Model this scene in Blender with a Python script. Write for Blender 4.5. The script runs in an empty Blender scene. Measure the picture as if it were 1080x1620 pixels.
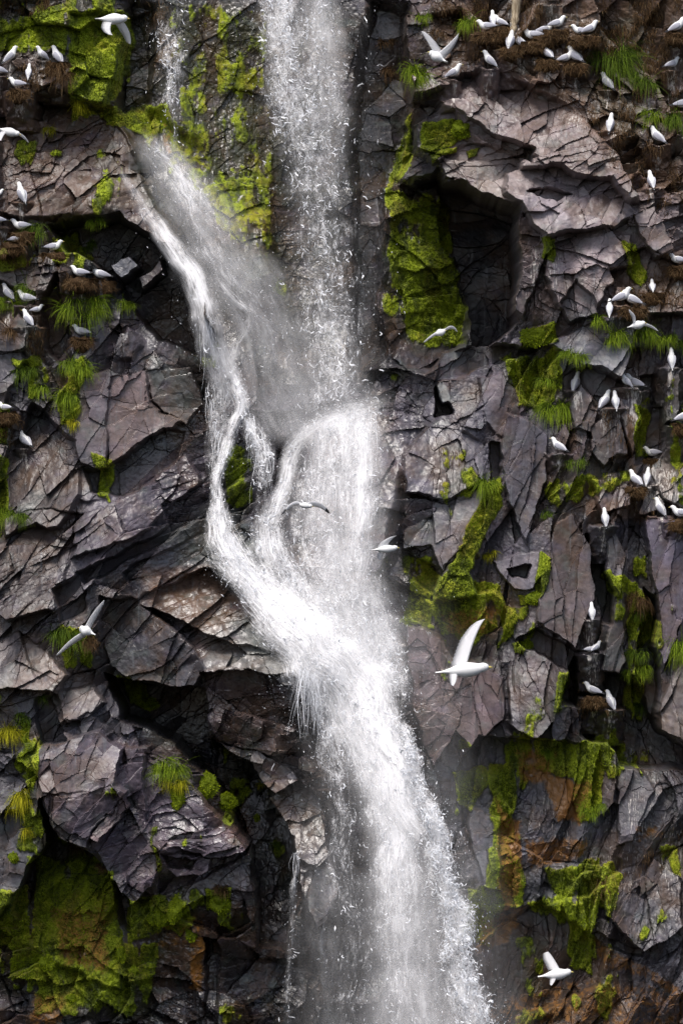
import bpy, math, random
import numpy as np
from mathutils import Vector, Matrix

# ------------------------------------------------------------------ camera, sky, sun, exposure
S = bpy.context.scene
COL = S.collection
Z0 = 12.0          # height of the picture centre above the sea
DC = 70.0          # camera distance from the cliff (long lens from a boat)
camd = bpy.data.cameras.new("camera"); cam = bpy.data.objects.new("camera", camd); COL.objects.link(cam)
cam.location = (0, -DC, Z0); cam.rotation_euler = (math.radians(90), 0, 0)
camd.sensor_fit = 'VERTICAL'; camd.sensor_height = 36; camd.lens = 36 * DC / 16.2
camd.clip_start = 0.5; camd.clip_end = 1000
S.camera = cam
SUN_EL, SUN_AZ = math.radians(62), math.radians(200)     # azimuth: clockwise from north (+y)
W = bpy.data.worlds.new("World"); S.world = W; W.use_nodes = True
nt = W.node_tree
sky = nt.nodes.new('ShaderNodeTexSky'); sky.sky_type = 'NISHITA'; sky.sun_disc = False
sky.sun_elevation = SUN_EL; sky.sun_rotation = SUN_AZ
sky.air_density = 1.0; sky.dust_density = 4.0; sky.ozone_density = 1.0
bg = nt.nodes['Background']; bg.inputs['Strength'].default_value = 0.072
nt.links.new(sky.outputs[0], bg.inputs['Color'])
sl = bpy.data.lights.new("sun", 'SUN'); sl.energy = 1.28; sl.angle = math.radians(22); sl.color = (1.0, 0.97, 0.94)
so = bpy.data.objects.new("sun", sl); COL.objects.link(so)
d = Vector((math.sin(SUN_AZ) * math.cos(SUN_EL), math.cos(SUN_AZ) * math.cos(SUN_EL), math.sin(SUN_EL)))
so.rotation_euler = d.to_track_quat('Z', 'Y').to_euler(); so.location = (0, -20, 40)
S.view_settings.view_transform = 'Standard'; S.view_settings.look = 'None'
S.view_settings.exposure = 1.28; S.view_settings.gamma = 1.0
S.render.engine = 'CYCLES'
S.cycles.max_bounces = 6; S.cycles.diffuse_bounces = 3; S.cycles.glossy_bounces = 2
S.cycles.transparent_max_bounces = 40; S.cycles.caustics_reflective = False; S.cycles.caustics_refractive = False

rnd = random.Random(7); rng = np.random.default_rng(11)

def wx(px): return (px - 540.0) / 100.0
def wz(py): return (810.0 - py) / 100.0 + Z0

# ------------------------------------------------------------------ noise tools
def hsh(i, j, seed):
    i = i.astype(np.int64); j = j.astype(np.int64)
    n = (i * 374761393 + j * 668265263 + seed * 974634777) & 0xffffffff
    n = ((n ^ (n >> 13)) * 1274126177) & 0xffffffff
    n = ((n ^ (n >> 16)) * 2246822519) & 0xffffffff
    n ^= n >> 15
    return (n & 0xffffff) / float(0xffffff)
def vnoise(x, y, seed=0):
    i = np.floor(x); j = np.floor(y); fx = x - i; fy = y - j
    fx = fx * fx * (3 - 2 * fx); fy = fy * fy * (3 - 2 * fy)
    a = hsh(i, j, seed); b = hsh(i + 1, j, seed); c = hsh(i, j + 1, seed); e = hsh(i + 1, j + 1, seed)
    return (a + (b - a) * fx) * (1 - fy) + (c + (e - c) * fx) * fy
def fbm(x, y, oct=4, seed=0):
    v = 0; a = 0.5; t = 0
    for k in range(oct):
        v = v + a * vnoise(x * 2 ** k + 13.7 * k, y * 2 ** k - 7.1 * k, seed + k); t += a; a *= 0.5
    return v / t
def facets(x, y, s, seed, tilt=0.7, jump=0.5, mode='near'):
    """planar fractured facets; returns (height in px units, distance to the second cell minus the first)"""
    x = x / s; y = y / s
    i = np.floor(x); j = np.floor(y)
    best = np.full(x.shape, 1e9); second = np.full(x.shape, 1e9)
    val = np.zeros(x.shape) if mode == 'near' else np.full(x.shape, -1e9)
    for di in (-1, 0, 1):
        for dj in (-1, 0, 1):
            a = i + di; b = j + dj
            cx = a + hsh(a, b, seed); cy = b + hsh(a, b, seed + 1)
            dx = x - cx; dy = y - cy; d2 = dx * dx + dy * dy
            pl = (hsh(a, b, seed + 2) - .5) * jump + (hsh(a, b, seed + 3) - .5) * 2 * tilt * dx + (hsh(a, b, seed + 4) - .5) * 2 * tilt * dy
            if mode == 'near':
                m = d2 < best
                second = np.where(m, best, np.minimum(second, d2)); val = np.where(m, pl, val); best = np.where(m, d2, best)
            else:
                val = np.maximum(val, pl - 0.42 * d2)
    if mode == 'near': return val * s, np.sqrt(second) - np.sqrt(best)
    return val * s, None
def smooth(e0, e1, x):
    t = np.clip((x - e0) / (e1 - e0 + 1e-9), 0, 1); return t * t * (3 - 2 * t)

# ------------------------------------------------------------------ grid (photo-plane units: 100 per metre)
def axis(lo, a, b, hi, fine, coarse):
    return np.concatenate([np.arange(lo, a, coarse), np.arange(a, b, fine), np.arange(b, hi + coarse, coarse)])
gx_ = axis(-520, -24, 1104, 1600, 1.3, 14.0)
gy_ = axis(-700, -24, 1644, 2080, 1.3, 14.0)
PX, PY = np.meshgrid(gx_, gy_)
NX, NY = len(gx_), len(gy_)

BASE = np.array([
 # x: 0    120   240   360   480   600   720   840   960   1080
 [ .30, .10, -.60, -.90, -1.0, -.90, .20, .30, .30, .50],   # y 0
 [ .40, .10, -.50, -.90, -1.0, -1.0, .10, .45, .40, .50],
 [ .60, .50, -.05, -.70, -1.0, -1.1, .00, .70, .60, .60],
 [ .50, .60,  .30, -.50, -1.0, -1.1, -.2, .90, .90, .70],
 [ .40, .40, -.05, -.20, -.90, -1.1, -.3, .60, .85, .70],
 [ .60, .80,  .60,  .10, -.70, -.60, -.1, .20, .70, .60],
 [ .70, .80,  .60,  .30, -.30,  .00, .30, .50, .60, .50],
 [ .90, .90,  .80,  .50,  .00,  .00, .50, .50, .60, .60],
 [1.10,1.10, 1.20, 1.10,  .60,  .20, .30, .40, .40, .60],
 [1.30, .90,  .50, 1.00,  .90,  .30, .60, .50, .20, .50],
 [1.00,1.40,  .90,  .30, 1.00,  .60, .50, .30, .10, .20],
 [ .80,1.50, 1.30,  .60,  .60,  .30, .30, .20, .20, .30],
 [ .50, .20,  .70,  .80,  .00, -.10, .10, .10, .20, .40],
 [ .30, .10,  .20,  .30, -.30, -.30,-.20, .00, .20, .40],
 [ .20, .00,  .00,  .00, -.40, -.40,-.20, .00, .20, .30]])
def base_h(px, py):
    u = np.clip(np.asarray(px, float) / 120.0, 0, 8.9999); v = np.clip(np.asarray(py, float) / 120.0, 0, 13.9999)
    i = np.floor(u).astype(int); j = np.floor(v).astype(int); fu = u - i; fv = v - j
    fu = fu * fu * (3 - 2 * fu); fv = fv * fv * (3 - 2 * fv)
    return (BASE[j, i] * (1 - fu) + BASE[j, i + 1] * fu) * (1 - fv) + (BASE[j + 1, i] * (1 - fu) + BASE[j + 1, i + 1] * fu) * fv

# domain warp so traced edges turn natural
WX = PX + (fbm(PX / 60, PY / 60, 3, 5) - .5) * 22 + (fbm(PX / 11, PY / 11, 2, 9) - .5) * 5
WY = PY + (fbm(PX / 60, PY / 60, 3, 6) - .5) * 22 + (fbm(PX / 11, PY / 11, 2, 10) - .5) * 5

def poly_w(pts, soft, X=None, Y=None):
    """soft inside-mask of a polygon on the warped grid, with the slice it touches"""
    X = WX if X is None else X; Y = WY if Y is None else Y
    pts = np.array(pts, float); m = soft + 40
    x0, y0 = pts.min(0) - m; x1, y1 = pts.max(0) + m
    c0, c1 = np.searchsorted(gx_, [x0, x1]); r0, r1 = np.searchsorted(gy_, [y0, y1])
    sl_ = (slice(r0, r1), slice(c0, c1)); x = X[sl_]; y = Y[sl_]
    dist = np.full(x.shape, 1e9); inside = np.zeros(x.shape, bool)
    n = len(pts)
    for k in range(n):
        ax, ay = pts[k]; bx, by = pts[(k + 1) % n]
        ex, ey = bx - ax, by - ay
        t = np.clip(((x - ax) * ex + (y - ay) * ey) / (ex * ex + ey * ey + 1e-9), 0, 1)
        dist = np.minimum(dist, np.hypot(x - ax - t * ex, y - ay - t * ey))
        if ay != by:
            c = ((ay > y) != (by > y)) & (x < (bx - ax) * (y - ay) / (by - ay) + ax)
            inside ^= c
    sd = np.where(inside, dist, -dist)
    return sl_, smooth(-soft * .5, soft * .5, sd)

H = base_h(PX, PY)
ROUGH = np.ones_like(H)
# (dh, slope x, slope y, softness, roughness, polygon): slope y > 0 leans back so the face looks up
SLABS = [
 # upper left: mossy corner, brown ramp
 (.10, 0, .2, 14, 1.0, [(0,0),(120,0),(150,60),(120,150),(60,160),(0,150)]),
 (.35, .1, .4, 10, .8, [(120,30),(205,20),(190,120),(160,190),(115,190)]),
 (-.5, 0, 0, 14, .6, [(205,0),(250,0),(235,180),(190,190),(195,90)]),
 (.20, -.1, .55, 10, .45, [(0,150),(180,175),(215,250),(262,350),(320,440),(345,540),(290,440),(240,380),(180,345),(100,352),(0,345)]),
 (.15, -.5, .5, 22, .45, [(170,175),(260,175),(330,260),(420,340),(440,430),(380,480),(300,360),(230,260)]),
 (-.85, 0, 0, 8, .5, [(82,362),(185,342),(232,372),(285,410),(322,470),(330,570),(262,535),(205,480),(150,420),(105,400)]),
 (.55, .3, .5, 4, .3, [(176,422),(208,405),(222,424),(198,448)]),
 (.40, .4, .3, 4, .3, [(222,440),(258,405),(262,425),(226,462)]),
 (.25, 0, .2, 8, .7, [(0,345),(70,350),(80,420),(120,440),(125,470),(60,470),(0,450)]),
 (.15, 0, .6, 8, .9, [(140,520),(210,515),(230,545),(215,572),(160,570)]),
 (-.5, 0, 0, 10, .6, [(95,440),(120,540),(110,600),(85,560),(70,500)]),
 (.2, .5, .1, 4, .3, [(0,570),(38,500),(62,515),(40,590),(8,655),(0,655)]),
 # purple plane
 (.18, -.05, .12, 3, .10, [(128,610),(172,585),(186,622),(168,745),(135,738),(124,700)]),
 (.22, .02, .10, 3, .08, [(176,600),(236,588),(244,640),(288,676),(222,702),(172,742)]),
 (.16, .10, .12, 3, .10, [(238,590),(298,580),(322,640),(290,680),(248,640)]),
 (-.38, 0, -.1, 5, .5, [(135,745),(170,742),(262,682),(292,690),(286,745),(205,782),(150,775)]),
 (.05, .2, .5, 8, .6, [(60,640),(124,700),(130,780),(100,830),(20,860),(10,740)]),
 # strata
 (.22, .1, .6, 5, .8, [(130,790),(200,790),(300,720),(320,760),(210,850),(120,880)]),
 (-.28, 0, 0, 5, .5, [(130,905),(240,845),(330,790),(410,750),(412,760),(335,806),(248,862),(140,922)]),
 (.20, .2, .6, 5, .8, [(200,905),(300,850),(400,830),(440,900),(380,920),(300,905),(220,950)]),
 (.30, -.1, .55, 6, .8, [(0,850),(70,830),(130,860),(90,960),(20,980),(0,960)]),
 (-.35, 0, 0, 5, .5, [(90,930),(135,905),(140,960),(100,985)]),
 (.12, -.15, .75, 6, .35, [(176,968),(250,935),(330,898),(420,935),(480,1005),(505,1072),(430,1068),(350,1045),(260,1000)]),
 (.20, .1, .9, 5, .7, [(230,960),(330,1000),(440,1030),(500,1070),(430,1085),(330,1060),(250,1010)]),
 (.30, .25, .05, 5, .5, [(160,940),(215,945),(300,1010),(330,1050),(300,1090),(215,1075),(180,1040),(165,990)]),
 # lower left lit blocks
 (.35, -.2, .7, 4, .35, [(5,1010),(40,1002),(70,1060),(95,1085),(55,1090),(5,1085)]),
 (.42, .3, .6, 4, .35, [(40,1003),(85,1030),(112,1062),(95,1090),(70,1066)]),
 (.35, 0, .55, 4, .5, [(95,1085),(150,1078),(175,1105),(150,1125),(115,1138),(105,1130)]),
 (-.5, 0, 0, 4, .4, [(68,1105),(84,1090),(112,1165),(80,1172)]),
 (.2, .1, .1, 4, .5, [(130,1130),(150,1120),(185,1150),(160,1170),(135,1160)]),
 # dark cave band
 (-1.7, 0, 0, 6, .4, [(175,1060),(235,1085),(325,1082),(335,1180),(360,1240),(400,1300),(420,1345),(402,1380),(340,1230),(280,1170),(240,1150),(200,1130)]),
 (-1.5, 0, 0, 6, .4, [(340,1170),(400,1200),(440,1258),(465,1310),(470,1400),(450,1500),(402,1500),(405,1380),(392,1330),(345,1240)]),
 (.25, .3, -.15, 5, .9, [(318,1060),(375,1050),(470,1085),(495,1175),(440,1190),(352,1172),(332,1125)]),
 (.45, .1, .45, 4, .5, [(344,1172),(420,1185),(462,1210),(480,1250),(470,1270),(420,1235),(400,1210)]),
 (.55, .1, .4, 4, .4, [(420,1255),(470,1225),(505,1260),(540,1400),(500,1460),(478,1400),(470,1320),(440,1280)]),
 # big lower left block
 (.35, .0, .30, 4, .30, [(68,1195),(120,1160),(165,1148),(205,1178),(190,1230),(80,1250)]),
 (.40, .15, .10, 4, .55, [(80,1245),(190,1228),(212,1240),(160,1300),(150,1325),(110,1310),(92,1275)]),
 (.55, .2, .5, 3, .25, [(155,1308),(205,1245),(212,1262),(170,1315)]),
 (.30, .25, -.1, 4, .4, [(205,1180),(240,1180),(262,1270),(232,1300),(212,1240)]),
 (.35, .2, .35, 5, .7, [(238,1190),(300,1220),(345,1290),(400,1335),(335,1350),(260,1330),(235,1280)]),
 (.25, -.1, .0, 3, .5, [(160,1325),(235,1290),(262,1335),(240,1395),(205,1430),(180,1395)]),
 (.32, .2, .1, 3, .4, [(262,1340),(335,1350),(330,1370),(280,1385),(270,1370)]),
 (.15, .1, .2, 4, .4, [(290,1400),(400,1340),(405,1400),(330,1412),(250,1450),(240,1420)]),
 (-.5, 0, 0, 3, .3, [(262,1345),(310,1352),(305,1368),(268,1364)]),
 (-.7, 0, 0, 4, .3, [(172,1370),(212,1420),(210,1470),(192,1460),(178,1410)]),
 (-.6, 0, 0, 4, .3, [(208,1422),(238,1420),(232,1445),(214,1448)]),
 (-1.2, 0, 0, 5, .4, [(75,1255),(104,1310),(150,1335),(165,1360),(110,1370),(70,1410),(40,1450),(25,1440),(62,1360),(88,1320)]),
 (.35, .3, .1, 4, .25, [(0,1290),(58,1275),(76,1315),(60,1360),(30,1420),(0,1450)]),
 (.2, .1, .6, 4, .4, [(0,1225),(50,1230),(60,1265),(0,1290)]),
 (.0, 0, .15, 12, .5, [(62,1390),(130,1350),(180,1390),(200,1470),(190,1560),(60,1520)]),
 (-.25, 0, 0, 6, .6, [(330,1480),(345,1480),(342,1620),(322,1620)]),
 # behind the falls
 (.1, .5, .6, 26, .5, [(520,640),(600,635),(640,700),(620,880),(560,960),(470,900),(440,780),(460,690)]),
 # right: dark recess, moss wall, cave
 (-.55, 0, 0, 20, .25, [(585,0),(640,0),(650,160),(620,330),(600,560),(560,600),(560,200)]),
 (.1, -.2, .5, 6, .8, [(640,20),(735,20),(740,90),(720,140),(650,150)]),
 (.35, -.2, .3, 6, .7, [(648,185),(725,178),(735,230),(690,262),(645,240)]),
 (-.4, 0, 0, 6, .4, [(640,175),(655,150),(700,165),(655,190),(648,240),(632,250)]),
 (-.75, -.7, .15, 10, .8, [(610,290),(690,270),(712,330),(722,400),(748,480),(742,545),(680,580),(612,575),(596,480)]),
 (-2.3, 0, 0, 5, .3, [(690,292),(742,298),(822,330),(818,420),(822,505),(790,540),(755,560),(748,480),(722,410),(700,370)]),
 (.05, .25, .5, 4, .35, [(695,262),(740,232),(800,235),(822,250),(820,330),(742,298),(700,285)]),
 (.20, .1, .85, 8, .40, [(690,165),(735,118),(800,125),(860,150),(905,190),(975,255),(1000,320),(960,345),(880,350),(822,332),(820,262),(848,255),(790,225),(728,180)]),
 (.30, -.1, .75, 5, .30, [(800,275),(870,270),(960,290),(1000,340),(960,370),(900,365),(860,380),(822,335),(800,312)]),
 (-.35, 0, 0, 4, .4, [(722,172),(758,200),(790,222),(846,240),(838,262),(815,250),(785,240),(745,212)]),
 (-.25, 0, 0, 3, .4, [(826,312),(862,304),(902,308),(880,318),(848,320)]),
 (.25, -.35, .1, 4, .5, [(820,340),(860,375),(850,440),(832,500),(818,495),(822,420)]),
 (.35, .1, .25, 4, .6, [(862,380),(925,372),(990,378),(992,440),(950,455),(930,490),(880,490),(858,440)]),
 (.30, .3, .1, 4, .3, [(880,480),(905,440),(925,470),(935,500),(890,512)]),
 (.45, .1, .1, 3, .15, [(992,340),(1030,330),(1060,400),(1040,425),(1005,380)]),
 (.3, .2, .4, 6, .9, [(960,430),(1080,400),(1080,500),(1010,500),(985,480)]),
 # right middle
 (.20, .05, .35, 4, .15, [(868,548),(905,525),(960,500),(1000,505),(998,560),(978,605),(950,585),(918,590)]),
 (-.45, 0, 0, 4, .3, [(880,600),(925,585),(955,592),(985,612),(985,640),(945,640),(918,620),(890,640)]),
 (.25, .2, .2, 4, .2, [(898,640),(915,615),(940,650),(935,690),(905,682)]),
 (.30, -.2, .2, 4, .25, [(975,640),(1000,612),(1010,660),(1000,720),(985,690)]),
 (.28, .1, .1, 3, .25, [(930,680),(955,655),(975,660),(990,720),(965,720),(945,740),(928,715)]),
 (.40, .3, .0, 3, .2, [(1050,580),(1072,585),(1068,660),(1050,672)]),
 (-.45, 0, 0, 4, .3, [(1012,600),(1048,600),(1046,700),(1075,690),(1080,720),(1030,740),(1012,700)]),
 (.35, .2, .45, 4, .4, [(1030,730),(1080,690),(1080,815),(1050,790),(1035,760)]),
 (.28, -.25, .25, 4, .4, [(1000,735),(1028,725),(1050,800),(1010,815),(985,770)]),
 (.30, 0, .4, 4, .5, [(935,760),(985,745),(1000,800),(940,815)]),
 (.40, .05, .02, 3, .08, [(1018,822),(1055,815),(1082,835),(1082,960),(1062,1000),(1045,1060),(1030,960)]),
 (.45, .4, .3, 3, .3, [(1062,1065),(1082,1030),(1082,1170),(1040,1145),(1040,1110)]),
 (-.8, 0, 0, 4, .3, [(1012,930),(1028,950),(1042,1060),(1036,1150),(1016,1155),(1010,1040)]),
 (-.7, 0, 0, 4, .3, [(925,845),(940,850),(962,900),(960,990),(945,985),(930,930)]),
 (.35, -.1, .0, 3, .2, [(958,990),(975,930),(985,1040),(970,1060),(945,1055)]),
 (.30, .1, .1, 4, .3, [(945,820),(965,830),(985,880),(968,942),(955,905)]),
 (.35, -.12, .1, 3, .15, [(852,905),(880,830),(905,812),(928,860),(935,930),(905,1022),(870,990),(842,978)]),
 (-.4, 0, 0, 4, .3, [(820,1010),(845,985),(905,1025),(935,1030),(900,1060),(860,1040)]),
 (.30, .1, .35, 4, .5, [(808,1035),(850,1020),(890,1062),(885,1110),(850,1165),(808,1140),(800,1085)]),
 (-.9, 0, 0, 8, .4, [(905,1040),(945,1055),(1000,1070),(1040,1150),(1082,1180),(1082,1212),(960,1210),(920,1160),(925,1120),(890,1110)]),
 (.30, .05, .02, 4, .12, [(640,985),(700,1005),(790,1070),(798,1135),(770,1165),(748,1190),(722,1160),(690,1215),(650,1130)]),
 (.1, .2, -.3, 4, .4, [(748,1190),(795,1140),(812,1160),(800,1200),(730,1230)]),
 (.30, .1, .2, 3, .3, [(778,885),(850,870),(866,895),(835,930),(808,932),(792,908)]),
 (-.3, 0, 0, 3, .3, [(800,898),(835,895),(825,915),(805,912)]),
 (.25, .15, .25, 3, .15, [(685,790),(768,768),(772,815),(705,905),(682,860)]),
 (.30, -.1, .25, 3, .15, [(640,840),(682,815),(688,862),(640,872)]),
 (-.35, 0, 0, 4, .3, [(640,870),(700,900),(690,940),(640,900)]),
 (.30, .15, .15, 3, .15, [(752,600),(790,590),(830,640),(800,700),(765,660)]),
 (.25, .05, .1, 3, .2, [(800,655),(860,690),(865,760),(830,860),(800,780),(790,720)]),
 (.30, 0, .5, 7, .25, [(635,720),(700,660),(765,700),(762,760),(700,790),(640,775)]),
 (-.7, 0, 0, 4, .3, [(688,610),(700,600),(716,650),(690,660)]),
 (.15, 0, .2, 4, .3, [(692,600),(716,600),(714,632),(700,634)]),
 (-.4, 0, 0, 4, .3, [(775,700),(790,700),(788,800),(772,760)]),
 (-.4, 0, 0, 4, .3, [(705,560),(800,545),(850,555),(740,590),(690,600)]),
 # moss rib
 (.45, -.5, .1, 4, .35, [(768,762),(790,755),(792,800),(765,860),(742,905),(755,960),(715,985),(680,962),(686,930),(720,885)]),
 (.15, .1, -.25, 8, .6, [(672,945),(780,935),(812,985),(775,1045),(718,1040),(676,990)]),
 # lower right
 (-.25, 0, .0, 5, 1.0, [(722,1235),(760,1165),(850,1168),(960,1175),(990,1250),(980,1380),(930,1420),(860,1430),(770,1420),(740,1330)]),
 (.15, .2, .1, 4, .4, [(975,1215),(1005,1210),(1030,1250),(1000,1320),(975,1330)]),
 (.25, .1, .5, 5, .7, [(960,1390),(1080,1330),(1080,1460),(1020,1500),(960,1450)]),
 (-.35, 0, 0, 4, .4, [(935,1475),(1025,1500),(1020,1512),(930,1490)]),
 (.2, -.1, .1, 4, .3, [(740,1270),(790,1290),(790,1400),(760,1400),(745,1340)]),
 (-.4, 0, 0, 8, .6, [(770,1440),(860,1425),(960,1500),(950,1560),(840,1600),(780,1560)]),
]
for dh, sx, sy, soft, ro, pts in SLABS:
    p = np.array(pts, float); cx, cy = p.mean(0)
    sl_, w = poly_w(pts, soft)
    plane = float(base_h(cx, cy)) + dh * (.72 if abs(dh) < .62 else 1) + sx * (WX[sl_] - cx) / 100 + sy * (WY[sl_] - cy) / 100
    H[sl_] = H[sl_] * (1 - w) + plane * w
    ROUGH[sl_] = ROUGH[sl_] * (1 - w) + ro * w
ROUGH = np.clip(ROUGH * .72, .06, .8)

# fractured relief in three grains: diagonal strata left, upright columns right, plain elsewhere
mL = smooth(480, 360, PX) * smooth(620, 760, PY) * smooth(1180, 1060, PY)
mR = smooth(640, 760, PX) * smooth(420, 560, PY)
qx = PX + (fbm(PX / 210, PY / 210, 2, 31) - .5) * 110 + (fbm(PX / 8, PY / 8, 2, 33) - .5) * 3; qy = PY + (fbm(PX / 210, PY / 210, 2, 32) - .5) * 110 + (fbm(PX / 8, PY / 8, 2, 34) - .5) * 3
ca, sa = math.cos(math.radians(34)), math.sin(math.radians(34))
def grain(k):
    if k == 0: return qx, qy * 1.15
    if k == 1: u = qx * ca - qy * sa; v = qx * sa + qy * ca; return u / 2.3, v * 1.1
    u = qx * .985 + qy * .17; v = -qx * .17 + qy * .985
    return u * 1.35, v / 2.0
DET = np.zeros_like(H); TONE = np.zeros_like(H)
for k, m in ((0, (1 - mL) * (1 - mR)), (1, mL), (2, mR * (1 - mL))):
    u, v = grain(k)
    a1, e1 = facets(u, v, 118, 100 + 50 * k, .95, .40)
    ru_, rv_ = u * .8 + v * .6, v * .8 - u * .6
    a2, e2 = facets(ru_ * 1.25, rv_ * .8, 58, 110 + 50 * k, 1.15, .42)
    a2t = a2
    a2b, _ = facets(rv_ * .75, ru_ * 1.3, 38, 115 + 50 * k, 1.15, .5)
    a3, _ = facets(u * .8, v * 1.25 + 5, 22, 120 + 50 * k, 1.2, .35)
    a3b, _ = facets(rv_ * 1.3, ru_ * .7, 13, 125 + 50 * k, 1.0, 1.0)
    a4, _ = facets(u + 3, v + 3, 9, 130 + 50 * k, 1.1, .4)
    gb = smooth(.42, .58, fbm(PX / 120 + 70, PY / 120, 2, 84))
    big = (a1 * .50 + a2 * (.30 + .35 * (1 - gb)) + a2b * .62 * gb) / 100
    small = (a3 * .50 + a3b * .40 * smooth(.52, .62, fbm(PX / 50 + 7, PY / 50, 2, 85)) + a4 * .30) / 100
    gate = smooth(.35, .65, fbm(PX / 70 + 40, PY / 70, 2, 77))
    cg = smooth(.58, .72, fbm(PX / 55 + 9, PY / 55 + 4, 3, 78))
    crack = -.03 * smooth(.05, .0, e2) * cg - .08 * smooth(.025, 0, e1) * smooth(.55, .66, fbm(PX / 80 + 29, PY / 80 + 4, 3, 79))
    TONE += m * ((hsh(np.round(a2 * 7.77), np.round(a2 * 3.1), 5) - .5) * .0 + np.clip(a2t / 52, -.5, .5) + .5 * np.clip(a3b / 13, -.5, .5))
    DET += m * (big * (.16 + .84 * ROUGH) + small * ROUGH ** 1.3 * (.15 + .85 * gate) + crack * np.clip(ROUGH, 0, 1))
alc = smooth(170, 300, PX) * smooth(640, 560, PX) * smooth(620, 520, PY)      # smooth wet back wall
DET *= 1 - .72 * alc; ALC = alc
H = H + DET + (fbm(PX / 5, PY / 5, 3, 91) - .5) * .035 * (.15 + .85 * ROUGH ** 1.5)
H += (fbm(PX / 420 + 3, PY / 420, 3, 55) - .5) * .5 * smooth(0, 300, np.abs(PX - 540) - 540)
# beyond the picture the cliff leans back to its top
H -= .004 * np.clip(-PY - 60, 0, 2000)

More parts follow.
